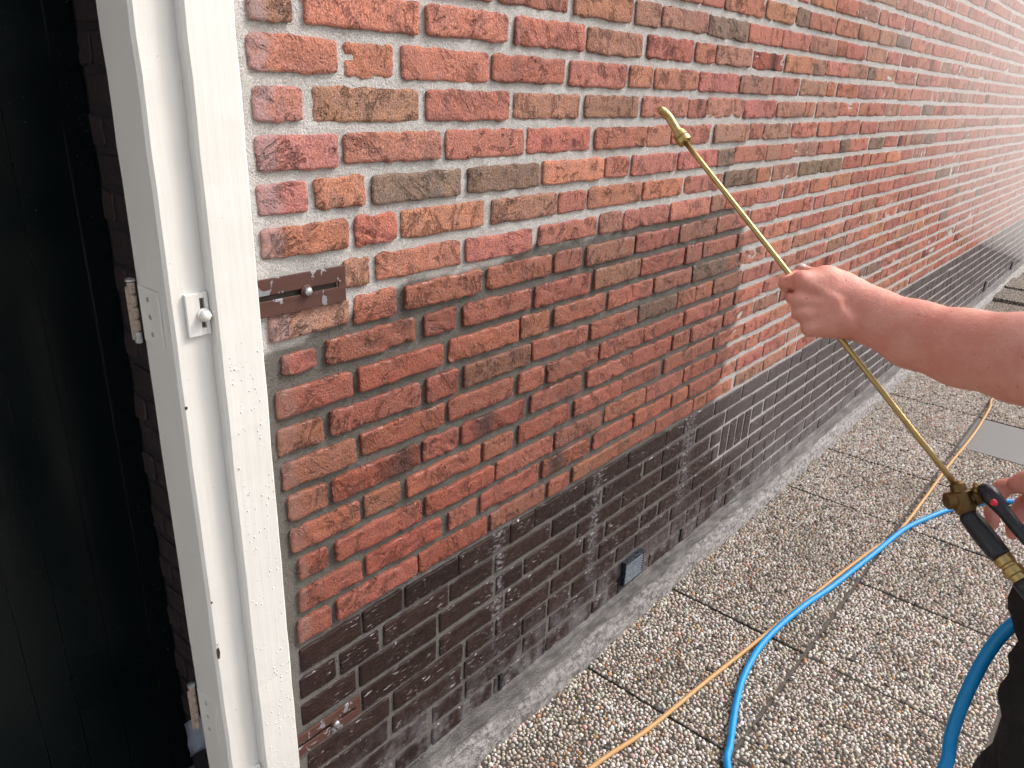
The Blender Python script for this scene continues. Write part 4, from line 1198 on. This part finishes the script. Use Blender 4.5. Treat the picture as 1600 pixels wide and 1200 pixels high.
po.chain([np.array(q) for q in ((1.1090, -0.9765, 0.9922), (1.0998, -0.9789, 0.9574), (1.0982, -0.9903, 0.9228))], [0.040, 0.047, 0.044], 0.012, SQ)
po.chain([np.array(q) for q in ((1.1155, -1.0029, 0.8551), (1.1078, -1.0154, 0.7937), (1.1082, -1.0362, 0.7074))], [0.049, 0.052, 0.055], 0.012, SQ)
po.cone((1.1700, -1.0088, 0.9498), (1.1784, -1.0756, 0.6982), 0.060, 0.060, 0.02, SQ)
V, Q = po.mesh()
V = V + (np.stack([fbm(V[:, 2] * 30, V[:, 1] * 22, 321, 3), fbm(V[:, 2] * 30, V[:, 0] * 22, 322, 3), 0 * V[:, 0]], -1)) * 0.007
link("tool_pouch", mesh_np("tool_pouch", V, Q), M["trousers"], person)
for L, yaw in ((LEG_L, 0), (LEG_R, 0.2)):
    b = Sdf((L[2][0] - 0.12, L[2][1] - 0.14, 0.0), (L[2][0] + 0.12, L[2][1] + 0.26, 0.22), 0.006)
    c = np.array(L[2])
    b.chain([c + (0, -0.03, 0.06), c + (0, -0.03, -0.04), c + (0.01, 0.13, -0.052)], [0.055, 0.050, 0.046], 0.02, ((0, 0, 1), 0.8))
    V, Q = b.mesh(); V[:, 2] = np.maximum(V[:, 2], 0.004)
    link("boot", mesh_np("boot", V, Q), M["boot"], person)
hr = Sdf(HEAD - 0.16, HEAD + 0.17, 0.006)
hr.ball(HEAD + (0, -0.014, 0.022), (0.080, 0.094, 0.098), 0.01); hr.cone(HEAD + (0, .10, -.06), HEAD + (0, .13, 0.0), 0.085, 0.06, 0.01, None, True)
V, Q = hr.mesh(); V = V + 0.004 * np.stack([fbm(V[:, 0] * 70, V[:, 2] * 70, s, 2) for s in (1, 2, 3)], -1)
link("hair", mesh_np("hair", V, Q), M["hair"], person)
for s in (-1, 1):
    bm = bmesh.new()
    r = bmesh.ops.create_icosphere(bm, subdivisions=2, radius=0.011)
    for v in r["verts"]: v.co = v.co + Vector(HEAD + (s * 0.030, 0.078, 0.008))
    link("eye", bm_mesh("eye", bm, True), M["eye"], person)
# thumb nail
bm = bmesh.new(); r = bmesh.ops.create_icosphere(bm, subdivisions=2, radius=1.0)
tn = np.array((1.0026, -0.6062, 1.3560)) + np.array((0, 0, 0.0035))
for v in r["verts"]: v.co = Vector(tn) + Vector((v.co.x * 0.0045, v.co.y * 0.0060, v.co.z * 0.0035))
link("thumb_nail", bm_mesh("thumb_nail", bm, True), M["nail"], person)
# fine hair along the forearm
hv, hf = [], []
P0, P1 = W[1], W[5]
tri = np.asarray(V1)[Q1].mean(1); nrm = np.cross(V1[Q1[:, 1]] - V1[Q1[:, 0]], V1[Q1[:, 2]] - V1[Q1[:, 0]]); nrm /= np.linalg.norm(nrm, axis=1)[:, None] + 1e-12
sel = np.where((tri[:, 0] < 1.05) & (tri[:, 1] < -0.71) & (tri[:, 1] > -0.95) & (tri[:, 2] > 1.22) & (nrm[:, 2] > -0.2))[0]
hr_ = np.random.default_rng(9)
sel = hr_.choice(sel, min(1500, len(sel)), replace=False)
dirf = (W[0] - W[4]); dirf /= np.linalg.norm(dirf)
for k, i in enumerate(sel):
    a = tri[i]; nn = nrm[i]; ln = 0.004 + 0.005 * hr_.random()
    d = nn * 0.55 - dirf * 0.2 + dirf * 0.9 * hr_.random() + hr_.normal(size=3) * 0.25; d /= np.linalg.norm(d)
    b = a + d * ln * 0.55; c = a + d * ln + dirf * ln * 0.35
    sd = np.cross(d, hr_.normal(size=3)); sd /= np.linalg.norm(sd); sd *= 0.00007
    o = len(hv); hv += [a - sd, a + sd, b + sd, b - sd, c]
    hf.append((o, o + 1, o + 2, o + 3))
hfq = np.array(hf); hft = np.stack([hfq[:, 3], hfq[:, 2], hfq[:, 2] + 2], -1); hft[:, 2] = hfq[:, 0] + 4
ah = link("arm_hair", mesh_np("arm_hair", np.array(hv), [hfq, hft]), M["arm_hair"], person); ah["kind"] = "stuff"

# ------------------------------------------------------------------ falling drops of water
bm = bmesh.new()
for (x, z, ln) in ((1.515, 1.02, .007), (1.516, 0.83, .006), (1.53, 0.80, .006), (1.512, 0.70, .006), (1.43, 0.46, .005), (1.40, 0.34, .006), (1.38, 0.27, .007), (0.70, 0.30, .003), (1.0, 0.72, .003), (0.93, 0.52, .004), (1.7, 0.55, .005)):
    r = bmesh.ops.create_icosphere(bm, subdivisions=2, radius=1.0)
    for v in r["verts"]: v.co = Vector((x + v.co.x * 0.0010, -0.025 + v.co.y * 0.0010, z + v.co.z * ln))
wd = link("water_drops", bm_mesh("water_drops", bm, True), M["water"])
tag(wd, "tiny drops of water falling along the wet wall", "water drops", kind="stuff")

# ------------------------------------------------------------------ spray mist drifting along the far end of the wall
hz = NT("fine_spray_mist")
for n in list(hz.t.nodes):
    if n.type == 'BSDF_PRINCIPLED': hz.t.nodes.remove(n)
pv = hz.n("ShaderNodeVolumePrincipled")
pv.inputs["Color"].default_value = (0.995, 0.99, 0.99, 1)
pv.inputs["Density"].default_value = 0.13
pv.inputs["Anisotropy"].default_value = 0.4
hz.l(pv.outputs[0], hz.out.inputs["Volume"])
bm = bmesh.new(); r = bmesh.ops.create_icosphere(bm, subdivisions=4, radius=1.0)
for v in r["verts"]:
    v.co = Vector((8.2 + v.co.x * 6.6, -0.9 + v.co.y * 2.6, 2.9 + v.co.z * 2.5))
haze = link("haze", bm_mesh("haze", bm, True), hz.mat)
tag(haze, "thin white spray mist drifting along the far end of the wall", "mist", kind="stuff")
